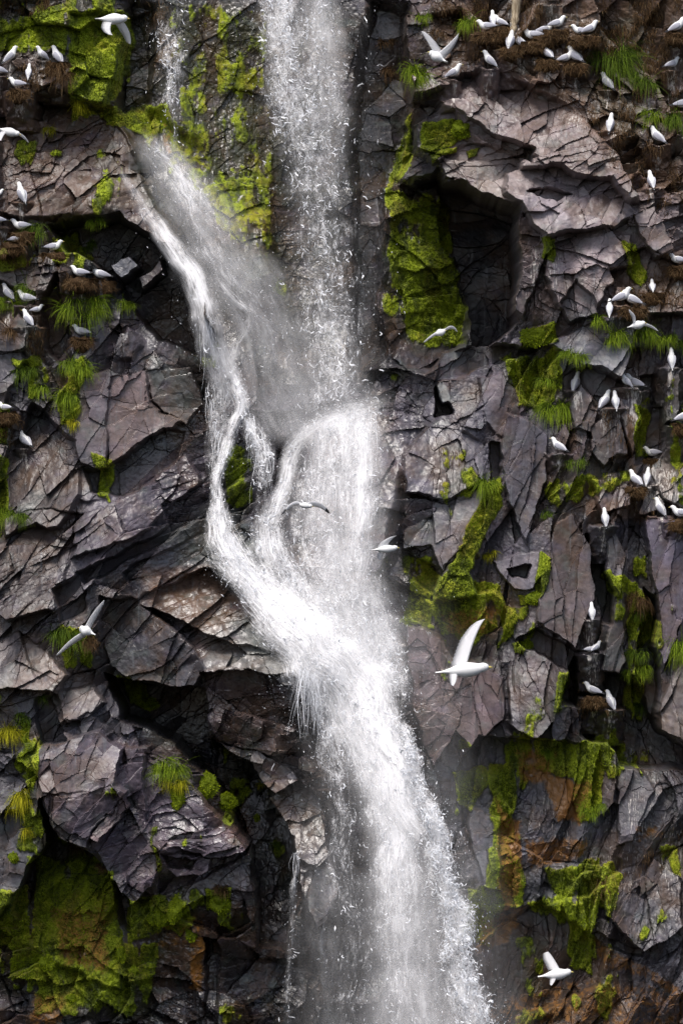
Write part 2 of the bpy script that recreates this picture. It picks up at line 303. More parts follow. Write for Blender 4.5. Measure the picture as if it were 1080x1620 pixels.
# ------------------------------------------------------------------ rock colours, with the shade of caves and hollows painted in
GREY = (.105, .096, .102); PURP = (.132, .106, .118); BRN = (.092, .060, .040); DARK = (.022, .021, .024)  # DARK: dark wet rock, and painted shade where it fills recesses
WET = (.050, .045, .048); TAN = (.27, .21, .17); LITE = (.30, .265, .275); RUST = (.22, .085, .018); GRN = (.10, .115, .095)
DRY = (.17, .095, .045); SOIL = (.060, .030, .014); COOL = (.12, .125, .14)
C = np.empty(PX.shape + (3,)); C[...] = GREY
MOSS = np.zeros_like(H)
CREG = [  # colour, strength, softness, polygon
 (BRN, .8, 60, [(0,0),(230,0),(200,330),(0,380)]), (DARK, .7, 40, [(0,0),(220,0),(220,190),(120,200),(60,60),(0,60)]),
 ((.120,.074,.052), .9, 30, [(0,150),(180,175),(262,350),(345,540),(240,380),(180,345),(0,345)]),
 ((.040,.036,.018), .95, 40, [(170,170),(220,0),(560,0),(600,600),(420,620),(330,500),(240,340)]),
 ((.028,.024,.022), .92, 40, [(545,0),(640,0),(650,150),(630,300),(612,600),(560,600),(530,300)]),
 ((.07,.05,.035), .8, 40, [(610,0),(760,0),(720,140),(640,160)]),
 (DARK, .85, 20, [(82,352),(185,335),(232,362),(330,450),(340,590),(262,545),(205,500),(100,470),(60,420)]),  # shade of the left hollow painted in
 (COOL, .9, 6, [(176,422),(208,405),(222,424),(198,448)]), (GREY, .9, 6, [(222,440),(258,405),(262,425),(226,462)]),
 (BRN, .8, 30, [(0,345),(70,350),(120,440),(125,500),(60,560),(0,560)]),
 (GREY, .8, 10, [(0,570),(38,500),(62,515),(40,590),(8,655),(0,655)]),
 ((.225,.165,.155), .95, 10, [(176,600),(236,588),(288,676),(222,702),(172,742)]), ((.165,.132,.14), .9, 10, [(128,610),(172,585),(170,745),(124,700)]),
 (GRN, .6, 20, [(238,585),(298,580),(322,640),(290,690),(248,640)]),
 (DARK, .7, 12, [(135,745),(170,742),(262,682),(292,690),(286,745),(205,782),(150,775)]),  # shadow under the purple plane painted in
 ((.075,.055,.045), .7, 30, [(290,560),(345,560),(345,740),(320,840),(290,700)]),
 (BRN, .5, 40, [(0,640),(110,700),(130,830),(60,1000),(0,1000)]),
 ((.115,.095,.110), .8, 40, [(150,780),(330,700),(345,800),(250,880),(120,900)]),
 (GRN, .65, 40, [(240,850),(360,780),(440,900),(500,1010),(500,1080),(400,1060),(330,900)]),
 ((.20,.12,.075), .8, 24, [(225,905),(330,895),(390,960),(330,1010),(250,960)]),
 ((.26,.25,.22), .75, 20, [(320,990),(400,1000),(490,1020),(500,1080),(400,1072),(330,1045)]),
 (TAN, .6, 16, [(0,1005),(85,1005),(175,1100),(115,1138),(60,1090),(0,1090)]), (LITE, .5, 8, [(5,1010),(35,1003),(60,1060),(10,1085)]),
 (DARK, .9, 14, [(175,1060),(235,1085),(325,1082),(335,1180),(400,1300),(420,1345),(400,1380),(340,1230),(240,1150),(200,1130)]),  # cave band shade painted into the rock colour
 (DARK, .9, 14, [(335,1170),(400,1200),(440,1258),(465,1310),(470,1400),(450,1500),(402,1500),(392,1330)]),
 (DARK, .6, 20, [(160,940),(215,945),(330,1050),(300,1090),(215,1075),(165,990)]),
 ((.10,.065,.05), .7, 20, [(318,1060),(375,1050),(470,1085),(495,1175),(440,1190),(352,1172)]),
 (TAN, .45, 14, [(344,1172),(420,1185),(480,1250),(505,1260),(540,1400),(470,1320),(400,1210)]),
 ((.145,.115,.135), .8, 20, [(68,1195),(165,1148),(240,1180),(345,1290),(400,1335),(240,1440),(160,1325),(85,1260)]),
 ((.19,.125,.115), .8, 6, [(155,1308),(205,1245),(212,1262),(170,1315)]),
 (RUST, .35, 24, [(320,1240),(380,1260),(400,1330),(340,1310)]),
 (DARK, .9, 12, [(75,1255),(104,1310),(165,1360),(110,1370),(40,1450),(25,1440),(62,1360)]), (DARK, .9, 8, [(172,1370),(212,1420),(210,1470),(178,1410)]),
 (COOL, .6, 12, [(0,1290),(58,1275),(76,1315),(30,1420),(0,1450)]),
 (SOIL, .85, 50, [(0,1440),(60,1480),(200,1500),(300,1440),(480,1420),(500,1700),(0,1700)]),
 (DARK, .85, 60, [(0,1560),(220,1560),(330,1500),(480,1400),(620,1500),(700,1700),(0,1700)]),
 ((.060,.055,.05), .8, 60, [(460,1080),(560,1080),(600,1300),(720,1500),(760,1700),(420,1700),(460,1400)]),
 (DARK, .95, 14, [(690,292),(742,298),(822,330),(822,505),(755,560),(722,410)]),  # cave: wet rock darkened further by painted shade
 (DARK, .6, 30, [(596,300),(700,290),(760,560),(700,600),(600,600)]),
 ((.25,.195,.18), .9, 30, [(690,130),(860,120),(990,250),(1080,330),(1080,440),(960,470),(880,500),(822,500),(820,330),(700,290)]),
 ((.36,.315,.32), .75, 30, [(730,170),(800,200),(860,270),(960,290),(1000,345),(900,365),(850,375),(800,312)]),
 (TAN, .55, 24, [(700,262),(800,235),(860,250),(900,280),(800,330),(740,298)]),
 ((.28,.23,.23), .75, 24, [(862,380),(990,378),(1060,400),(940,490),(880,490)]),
 (DRY, .75, 40, [(690,0),(1080,0),(1080,330),(1000,300),(900,190),(780,110),(700,110)]),
 ((.065,.05,.02), .7, 40, [(900,60),(1020,20),(1040,200),(1000,260),(930,160)]),
 (DRY, .7, 26, [(960,430),(1080,400),(1080,490),(970,500),(930,520),(960,470)]),
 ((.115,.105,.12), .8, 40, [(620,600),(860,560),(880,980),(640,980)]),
 ((.155,.115,.125), .7, 20, [(752,600),(790,590),(830,640),(800,700)]), (COOL, .8, 10, [(868,548),(905,525),(1000,505),(978,605),(918,590)]),
 ((.13,.10,.09), .7, 30, [(880,600),(1000,600),(1020,800),(940,820),(880,780)]),
 ((.52,.54,.5), .9, 4, [(691,605),(706,600),(716,632),(700,634)]),  # small lit patch painted as near-white rock
 ((.23,.13,.075), .8, 10, [(985,660),(1000,660),(1010,800),(995,800)]), ((.23,.13,.075), .6, 12, [(900,790),(1000,800),(1080,830),(1080,845),(1000,820),(940,830)]),
 ((.17,.16,.15), .8, 20, [(1030,730),(1080,690),(1080,815),(1050,790)]), (TAN, .7, 14, [(1035,740),(1080,700),(1080,800)]),
 ((.15,.11,.10), .8, 20, [(852,905),(880,830),(905,812),(935,930),(905,1022),(842,978)]),
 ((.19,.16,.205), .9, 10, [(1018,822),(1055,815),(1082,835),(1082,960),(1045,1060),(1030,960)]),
 (DARK, .85, 14, [(925,845),(962,900),(960,990),(1012,930),(1042,1060),(1036,1150),(1082,1180),(1082,1212),(930,1200),(900,1110),(905,1040),(945,1050),(930,930)]),  # shade of the upright gaps and hollow painted in
 ((.15,.135,.13), .8, 16, [(945,990),(975,930),(985,1050),(960,1060)]),
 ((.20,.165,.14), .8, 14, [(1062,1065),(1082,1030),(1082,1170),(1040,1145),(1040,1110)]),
 ((.20,.14,.135), .85, 20, [(640,985),(700,1005),(790,1070),(798,1135),(748,1190),(690,1215),(650,1130)]),
 ((.155,.12,.115), .8, 16, [(808,1035),(850,1020),(890,1062),(850,1165),(800,1085)]), ((.15,.13,.14), .8, 10, [(778,885),(850,870),(866,895),(808,932)]),
 (GRN, .5, 12, [(640,840),(682,815),(688,862),(640,872)]), ((.14,.125,.135), .8, 10, [(685,790),(768,768),(772,815),(705,905),(682,860)]),
 (COOL, .7, 40, [(700,1200),(960,1200),(980,1440),(740,1440)]), ((.11,.10,.105), .7, 40, [(950,1200),(1080,1200),(1080,1620),(950,1620)]),
 (SOIL, .75, 40, [(760,1440),(960,1480),(1000,1620),(760,1640)]),
 (SOIL, .5, 30, [(660,960),(800,960),(790,1060),(690,1060)]),
]
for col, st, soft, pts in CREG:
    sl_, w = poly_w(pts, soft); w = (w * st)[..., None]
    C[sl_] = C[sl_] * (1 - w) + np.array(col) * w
C *= np.array((.97, .97, 1.03))
C *= .74 * (1 + .60 * np.clip(TONE, -.6, .6))[..., None]      # blocks differ in tone
# rust, dry orange algae
TUST = np.zeros_like(H)
for st, soft, pts in [(.9, 20, [(860,1240),(930,1235),(920,1300),(880,1300)]), (.9, 16, [(785,1300),(825,1300),(825,1400),(790,1400)]), (.7, 22, [(750,1450),(840,1430),(800,1500),(750,1510)]), (.6, 20, [(830,1330),(930,1325),(920,1360),(840,1370)]), (.7, 18, [(820,1185),(880,1190),(870,1240),(825,1240)]), (.6, 26, [(90,1430),(170,1430),(170,1530),(90,1530)]), (.9, 14, [(880,1230),(935,1240),(915,1300),(890,1290),(870,1250)]), (.95, 12, [(785,1260),(815,1300),(822,1400),(800,1440),(785,1400),(795,1330)]),
                      (.6, 14, [(830,1200),(870,1200),(880,1250),(840,1240)]), (.5, 20, [(780,1430),(830,1410),(770,1490),(750,1490)]),
                      (.55, 20, [(690,960),(790,960),(770,1010),(700,1000)]), (.5, 16, [(830,1330),(910,1320),(900,1345),(850,1360)]),
                      (.55, 26, [(110,1440),(170,1440),(170,1520),(110,1520)]), (.5, 20, [(50,1570),(110,1580),(90,1620),(50,1620)]),
                      (.6, 12, [(330,1480),(318,1560),(300,1560),(305,1480)]), (.4, 30, [(240,1500),(330,1500),(330,1440),(260,1450)]),
                      (.45, 14, [(255,230),(262,190),(275,200),(270,250)]), (.5, 16, [(930,1480),(970,1500),(1080,1560),(1080,1580),(960,1530)]),
                      (.4, 26, [(750,1590),(900,1550),(1080,1560),(1080,1640),(750,1640)]), (.5, 14, [(1000,1300),(1060,1310),(1010,1330)])]:
    sl_, w = poly_w(pts, soft); TUST[sl_] = np.maximum(TUST[sl_], w * st)
MREG = [ # strength, softness, polygon
 (.95, 20, [(640,440),(700,390),(745,480),(740,535),(680,530),(630,480)]), (.9, 16, [(720,1225),(775,1218),(775,1245),(745,1275),(722,1262)]), (.85, 16, [(775,1215),(820,1210),(815,1330),(780,1330)]),
 (.75, 20, [(850,1165),(965,1170),(960,1215),(880,1225)]), (.92, 12, [(905,1175),(952,1180),(948,1290),(915,1300)]), (.85, 18, [(770,1335),(800,1330),(835,1380),(830,1425),(765,1430)]), (.85, 26, [(860,1370),(965,1365),(965,1440),(880,1430)]),
 (.8, 26, [(730,1400),(800,1400),(770,1500),(730,1490)]), (.9, 14, [(895,1430),(945,1430),(940,1545),(905,1530)]), (.85, 22, [(200,1420),(300,1400),(310,1460),(240,1480)]), (.9, 26, [(60,1350),(180,1370),(190,1500),(60,1520)]),
 (.85, 24, [(0,1410),(55,1400),(55,1520),(0,1500)]), (.7, 30, [(40,1500),(260,1480),(240,1600),(60,1600)]), (.85, 26, [(120,20),(210,20),(200,120),(170,190),(110,190)]), (.8, 30, [(0,20),(110,10),(100,80),(0,80)]),
 (.8, 40, [(230,170),(330,200),(420,330),(400,420),(330,330),(240,240)]), (.75, 30, [(790,560),(880,555),(880,640),(810,650)]), (.8, 22, [(680,900),(790,920),(800,1000),(690,1000)]), (.8, 14, [(850,870),(868,880),(860,930),(835,955),(845,910)]),
 (.75, 30, [(120,20),(205,20),(200,80),(160,190),(115,190),(130,90)]), (.5, 40, [(0,0),(150,0),(110,90),(0,60)]), (.85, 16, [(140,65),(180,60),(185,130),(125,175),(120,150)]),
 (.85, 30, [(170,175),(260,160),(330,230),(350,290),(430,320),(440,400),(420,430),(330,290),(250,220),(170,200)]),
 (.72, 50, [(300,60),(400,60),(440,420),(400,470),(350,300),(300,210)]), (.55, 60, [(250,0),(420,0),(440,330),(300,250)]),
 (.65, 50, [(380,400),(460,400),(470,470),(400,470)]), (.55, 26, [(355,690),(400,700),(400,820),(360,800)]), (.5, 26, [(310,520),(345,530),(345,590),(315,590)]),
 (.70, 30, [(615,290),(700,290),(720,400),(750,480),(742,545),(660,550),(612,500)]), (.95, 20, [(640,420),(700,380),(740,480),(740,530),(680,520),(635,470)]),
 (.6, 20, [(640,170),(660,140),(645,260),(620,300),(612,260)]), (.85, 10, [(660,190),(722,190),(725,225),(680,250),(655,240)]), (.9, 6, [(675,250),(720,238),(718,246),(680,258)]),
 (.75, 8, [(735,243),(760,238),(752,252),(738,255)]), (.8, 10, [(856,380),(874,378),(872,420),(856,415)]), (.85, 10, [(978,385),(1000,390),(1018,440),(1005,460),(985,435)]),
 (.85, 12, [(825,520),(870,510),(880,545),(830,550)]), (.75, 30, [(780,560),(875,560),(870,640),(820,650),(800,600)]), (.6, 16, [(615,590),(640,585),(640,600),(615,605)]),
 (.95, 10, [(768,762),(790,755),(792,800),(765,860),(742,905),(755,960),(715,985),(680,962),(686,930),(720,885)]),
 (.70, 24, [(640,880),(690,880),(680,1000),(630,980)]), (.75, 30, [(670,940),(790,930),(800,990),(750,1020),(690,1000)]),
 (.9, 8, [(850,880),(866,880),(862,920),(845,950),(812,960),(810,940),(838,935)]), (.8, 16, [(790,960),(830,955),(815,1000),(790,1030)]), (.7, 8, [(815,1015),(838,1010),(832,1032),(820,1030)]),
 (.6, 20, [(860,760),(1000,735),(1000,760),(930,790),(870,800)]), (.5, 16, [(1000,870),(1020,870),(1020,910),(1003,910)]), (.6, 16, [(1000,640),(1030,650),(1030,720),(1008,720)]),
 (.6, 14, [(985,930),(1012,940),(1020,1140),(990,1140),(990,1030)]), (.7, 14, [(885,1060),(905,1060),(900,1120),(870,1130)]),
 (.80, 16, [(720,1230),(760,1222),(770,1240),(745,1270),(725,1260)]), (.65, 26, [(790,1170),(960,1170),(950,1230),(870,1230),(800,1210)]), (.95, 12, [(900,1170),(950,1180),(945,1290),(920,1300),(915,1230)]),
 (.9, 12, [(780,1230),(815,1220),(812,1300),(790,1320),(778,1290)]), (.85, 12, [(780,1340),(792,1340),(795,1400),(830,1380),(828,1410),(770,1430)]), (.9, 20, [(880,1380),(960,1370),(960,1400),(900,1420)]),
 (.7, 30, [(840,1420),(960,1400),(950,1500),(880,1460)]), (.95, 10, [(900,1450),(925,1460),(930,1540),(905,1520)]), (.9, 8, [(935,1480),(948,1480),(945,1520),(936,1515)]), (.5, 26, [(720,1420),(780,1410),(760,1500),(730,1500)]),
 (.7, 10, [(725,1165),(750,1185),(722,1195)]), (.6, 16, [(1040,1330),(1080,1330),(1075,1380),(1045,1370)]), (.5, 20, [(1000,1480),(1050,1420),(1060,1440),(1000,1500)]),
 (.8, 30, [(100,990),(160,1000),(160,1060),(110,1050)]), (.7, 16, [(180,1050),(210,1060),(240,1110),(235,1130),(200,1110)]),
 (.9, 14, [(50,1130),(65,1140),(72,1230),(60,1250),(48,1180)]), (.85, 20, [(70,1390),(120,1330),(180,1380),(192,1470),(180,1520),(80,1500)]), (.98, 8, [(66,1390),(85,1390),(82,1500),(68,1490)]),
 (.9, 14, [(0,1440),(50,1400),(58,1450),(45,1510),(20,1470)]), (.62, 40, [(0,1440),(200,1500),(190,1560),(0,1560)]), (.85, 12, [(205,1440),(250,1430),(240,1480),(205,1480)]),
 (.8, 16, [(240,1425),(290,1400),(300,1440),(320,1450),(290,1480),(245,1450)]), (.85, 12, [(330,1400),(368,1400),(365,1432),(335,1432)]), (.7, 12, [(300,1420),(320,1415),(315,1440)]),
 (.75, 8, [(246,1300),(256,1300),(258,1370),(250,1370)]), (.5, 16, [(435,1330),(450,1330),(462,1390),(440,1410)]), (.8, 16, [(0,640),(20,640),(20,700),(0,700)]), (.6, 14, [(30,570),(70,560),(90,600),(60,640)]),
 (.7, 20, [(100,580),(145,560),(130,660),(100,670)]), (.8, 16, [(0,700),(20,730),(15,850),(0,850)]), (.6, 14, [(150,720),(180,730),(185,790),(160,780)]), (.5, 30, [(0,380),(80,360),(60,420),(0,440)]),
]
for st, soft, pts in MREG:
    sl_, w = poly_w(pts, soft); MOSS[sl_] = np.maximum(MOSS[sl_], w * st)
mn = .55 * fbm(PX / 22, PY / 30, 4, 200) + .45 * fbm(PX / 13, PY / 60, 4, 201)
drift = smooth(.60, .74, fbm(PX / 60 + 11, PY / 80 + 5, 4, 215)) * (smooth(500, 300, PX) * smooth(900, 1300, PY) + smooth(640, 760, PX) * smooth(520, 700, PY) * .9 + smooth(300, 100, PX) * smooth(700, 300, PY) * .8) * .62
MOSS = np.maximum(MOSS, np.clip(drift, 0, .62))
C = C + (np.array((.050, .052, .016)) - C) * (np.clip(MOSS, 0, 1) ** .8 * .62)[..., None]
MOSS = MOSS * (1 - .18 * alc)
MOSSF = smooth(.30, .70, MOSS * .95 + (mn - .5) * 1.7 + .05) * (1 - .38 * alc)      # patchy cover
MOSSF *= smooth(.05, .3, MOSS)
H += MOSSF * (.03 + .05 * fbm(PX / 7, PY / 7, 3, 210))

# ------------------------------------------------------------------ material helpers
def new_mat(name):
    m = bpy.data.materials.new(name); m.use_nodes = True
    t = m.node_tree; b = t.nodes['Principled BSDF']
    return m, t, b
def N(t, typ, **kw):
    n = t.nodes.new(typ)
    for k, v in kw.items():
        if k in n.inputs: n.inputs[k].default_value = v
        else: setattr(n, k, v)
    return n
def mixc(t, a, b, fac, blend='MIX'):
    n = t.nodes.new('ShaderNodeMix'); n.data_type = 'RGBA'; n.blend_type = blend
    for sock, v in ((n.inputs[0], fac), (n.inputs[6], a), (n.inputs[7], b)):
        if isinstance(v, bpy.types.NodeSocket): t.links.new(v, sock)
        elif isinstance(v, (int, float)): sock.default_value = v
        else: sock.default_value = (*v, 1)
    return n.outputs[2]
def mth(t, op, a, b=None, c=None, clamp=False):
    n = t.nodes.new('ShaderNodeMath'); n.operation = op; n.use_clamp = clamp
    for k, v in enumerate((a, b, c)):
        if v is None: continue
        if isinstance(v, bpy.types.NodeSocket): t.links.new(v, n.inputs[k])
        else: n.inputs[k].default_value = v
    return n.outputs[0]
def mrange(t, v, a, b, c=0, e=1, smoothstep=True):
    n = t.nodes.new('ShaderNodeMapRange'); n.interpolation_type = 'SMOOTHSTEP' if smoothstep else 'LINEAR'
    t.links.new(v, n.inputs[0])
    for k, x in zip((1, 2, 3, 4), (a, b, c, e)): n.inputs[k].default_value = x
    return n.outputs[0]
def noise(t, scale, detail=4, rough=.6, vec=None, stretch=None):
    n = N(t, 'ShaderNodeTexNoise', Scale=scale, Detail=detail, Roughness=rough)
    if vec is None:
        vec = t.nodes.new('ShaderNodeTexCoord').outputs['Object']
    if stretch:
        mp = t.nodes.new('ShaderNodeMapping'); mp.inputs['Scale'].default_value = stretch
        t.links.new(vec, mp.inputs[0]); vec = mp.outputs[0]
    t.links.new(vec, n.inputs['Vector'])
    return n.outputs['Fac']
def attr(t, name):
    return N(t, 'ShaderNodeAttribute', attribute_name=name)

def mesh_np(name, verts, faces, mat, parent=None, smoothf=False, attrs=None, loc=None):
    """verts (n,3), faces (m,k) with one k"""
    me = bpy.data.meshes.new(name)
    verts = np.ascontiguousarray(verts, dtype=np.float32); faces = np.ascontiguousarray(faces, dtype=np.int32)
    m, k = faces.shape
    me.vertices.add(len(verts)); me.vertices.foreach_set('co', verts.ravel())
    me.loops.add(m * k); me.loops.foreach_set('vertex_index', faces.ravel())
    me.polygons.add(m); me.polygons.foreach_set('loop_start', np.arange(0, m * k, k, dtype=np.int32))
    me.polygons.foreach_set('use_smooth', np.full(m, smoothf))
    for an, (typ, data) in (attrs or {}).items():
        at = me.attributes.new(an, typ, 'POINT')
        if typ == 'FLOAT': at.data.foreach_set('value', np.ascontiguousarray(data, dtype=np.float32).ravel())
        elif typ == 'FLOAT_COLOR': at.data.foreach_set('color', np.ascontiguousarray(data, dtype=np.float32).ravel())
        elif typ == 'FLOAT2': at.data.foreach_set('vector', np.ascontiguousarray(data, dtype=np.float32).ravel())
    me.update(calc_edges=True); me.validate()
    if mat: me.materials.append(mat)
    o = bpy.data.objects.new(name, me); COL.objects.link(o)
    if parent: o.parent = parent
    if loc is not None: o.location = loc
    return o
def tag(o, label=None, cat=None, group=None, kind=None):
    if label: o['label'] = label
    if cat: o['category'] = cat
    if group: o['group'] = group
    if kind: o['kind'] = kind
    return o
def empty(name, loc):
    o = bpy.data.objects.new(name, None); COL.objects.link(o); o.location = loc; o.empty_display_size = .1
    return o

# rock
rock, t, b = new_mat('rock')
ac = attr(t, 'rockcol').outputs['Color']
n1 = noise(t, 1.3, 6, .65); n2 = noise(t, 9, 5, .65); n3 = noise(t, 3.2, 5, .6, stretch=(2.2, 1, .28)); n4 = noise(t, 45, 3, .6)
c = mixc(t, ac, (.10, .058, .032), mth(t, 'MULTIPLY', mrange(t, n1, .44, .66), .60))
hue = noise(t, 2.6, 3, .5, stretch=(1, 1, 1.4))
c = mixc(t, c, (.12, .098, .15), mth(t, 'MULTIPLY', mrange(t, hue, .55, .75), .30))
c = mixc(t, c, (.10, .125, .11), mth(t, 'MULTIPLY', mrange(t, hue, .46, .28), .35))
v = mth(t, 'ADD', mth(t, 'MULTIPLY', n2, 1.25), .38)
vv = mth(t, 'MULTIPLY', v, mth(t, 'ADD', mth(t, 'MULTIPLY', n4, .8), .6))
comb = t.nodes.new('ShaderNodeCombineXYZ')
for k in range(3): t.links.new(vv, comb.inputs[k])
c = mixc(t, c, comb.outputs[0], 1.0, 'MULTIPLY')
pale = noise(t, 5, 4, .65, stretch=(3.5, 1, .16))
c = mixc(t, c, (.17, .18, .19), mth(t, 'MULTIPLY', mrange(t, pale, .57, .70), .38))
# wet dark vertical stains
c = mixc(t, c, (.020, .019, .022), mth(t, 'MULTIPLY', mrange(t, n3, .54, .70), .55))
# guano
gu = attr(t, 'guano').outputs['Fac']
gn = noise(t, 14, 4, .7, stretch=(3.2, 1, .35))
gf = mrange(t, mth(t, 'ADD', gu, mth(t, 'MULTIPLY', mth(t, 'SUBTRACT', gn, .5), 2.2)), .56, .84)
c = mixc(t, c, (.62, .58, .53), mth(t, 'MULTIPLY', gf, .8))
# moss
mo = attr(t, 'moss').outputs['Fac']
mf = mrange(t, mth(t, 'ADD', mo, mth(t, 'MULTIPLY', mth(t, 'SUBTRACT', n2, .5), 1.7)), .32, .66)
mcol = mixc(t, (.040, .055, .005), (.25, .31, .006), mrange(t, noise(t, 5.5, 5, .6, stretch=(1.3, 1, .45)), .34, .62))
mcol = mixc(t, mcol, (.30, .24, .010), mth(t, 'MULTIPLY', mrange(t, n1, .45, .65), .55))
c = mixc(t, c, mcol, mf)
# orange growth
ru = attr(t, 'rust').outputs['Fac']
rf = mrange(t, mth(t, 'ADD', ru, mth(t, 'MULTIPLY', mth(t, 'SUBTRACT', n2, .5), 1.6)), .25, .70)
c = mixc(t, c, mixc(t, (.10, .045, .012), (.33, .145, .018), n2), mth(t, 'MULTIPLY', mth(t, 'MULTIPLY', rf, mrange(t, ru, .02, .35)), .85))
t.links.new(c, b.inputs['Base Color'])
wet = attr(t, 'wet').outputs['Fac']
rgh = mth(t, 'SUBTRACT', .50, mth(t, 'MULTIPLY', wet, .20)); rgh = mth(t, 'ADD', rgh, mth(t, 'MULTIPLY', mth(t, 'SUBTRACT', n2, .5), .7))
rgh = mth(t, 'MAXIMUM', rgh, mth(t, 'MULTIPLY', mf, .9))
t.links.new(rgh, b.inputs['Roughness']); b.inputs['Specular IOR Level'].default_value = .6
bmp = N(t, 'ShaderNodeBump', Strength=.16, Distance=.03)
hn = mth(t, 'ADD', mth(t, 'MULTIPLY', noise(t, 24, 6, .7, stretch=(1, 1, .6)), 1.0), mth(t, 'MULTIPLY', mth(t, 'MULTIPLY', n4, mo), .8))
t.links.new(hn, bmp.inputs['Height']); t.links.new(bmp.outputs[0], b.inputs['Normal'])

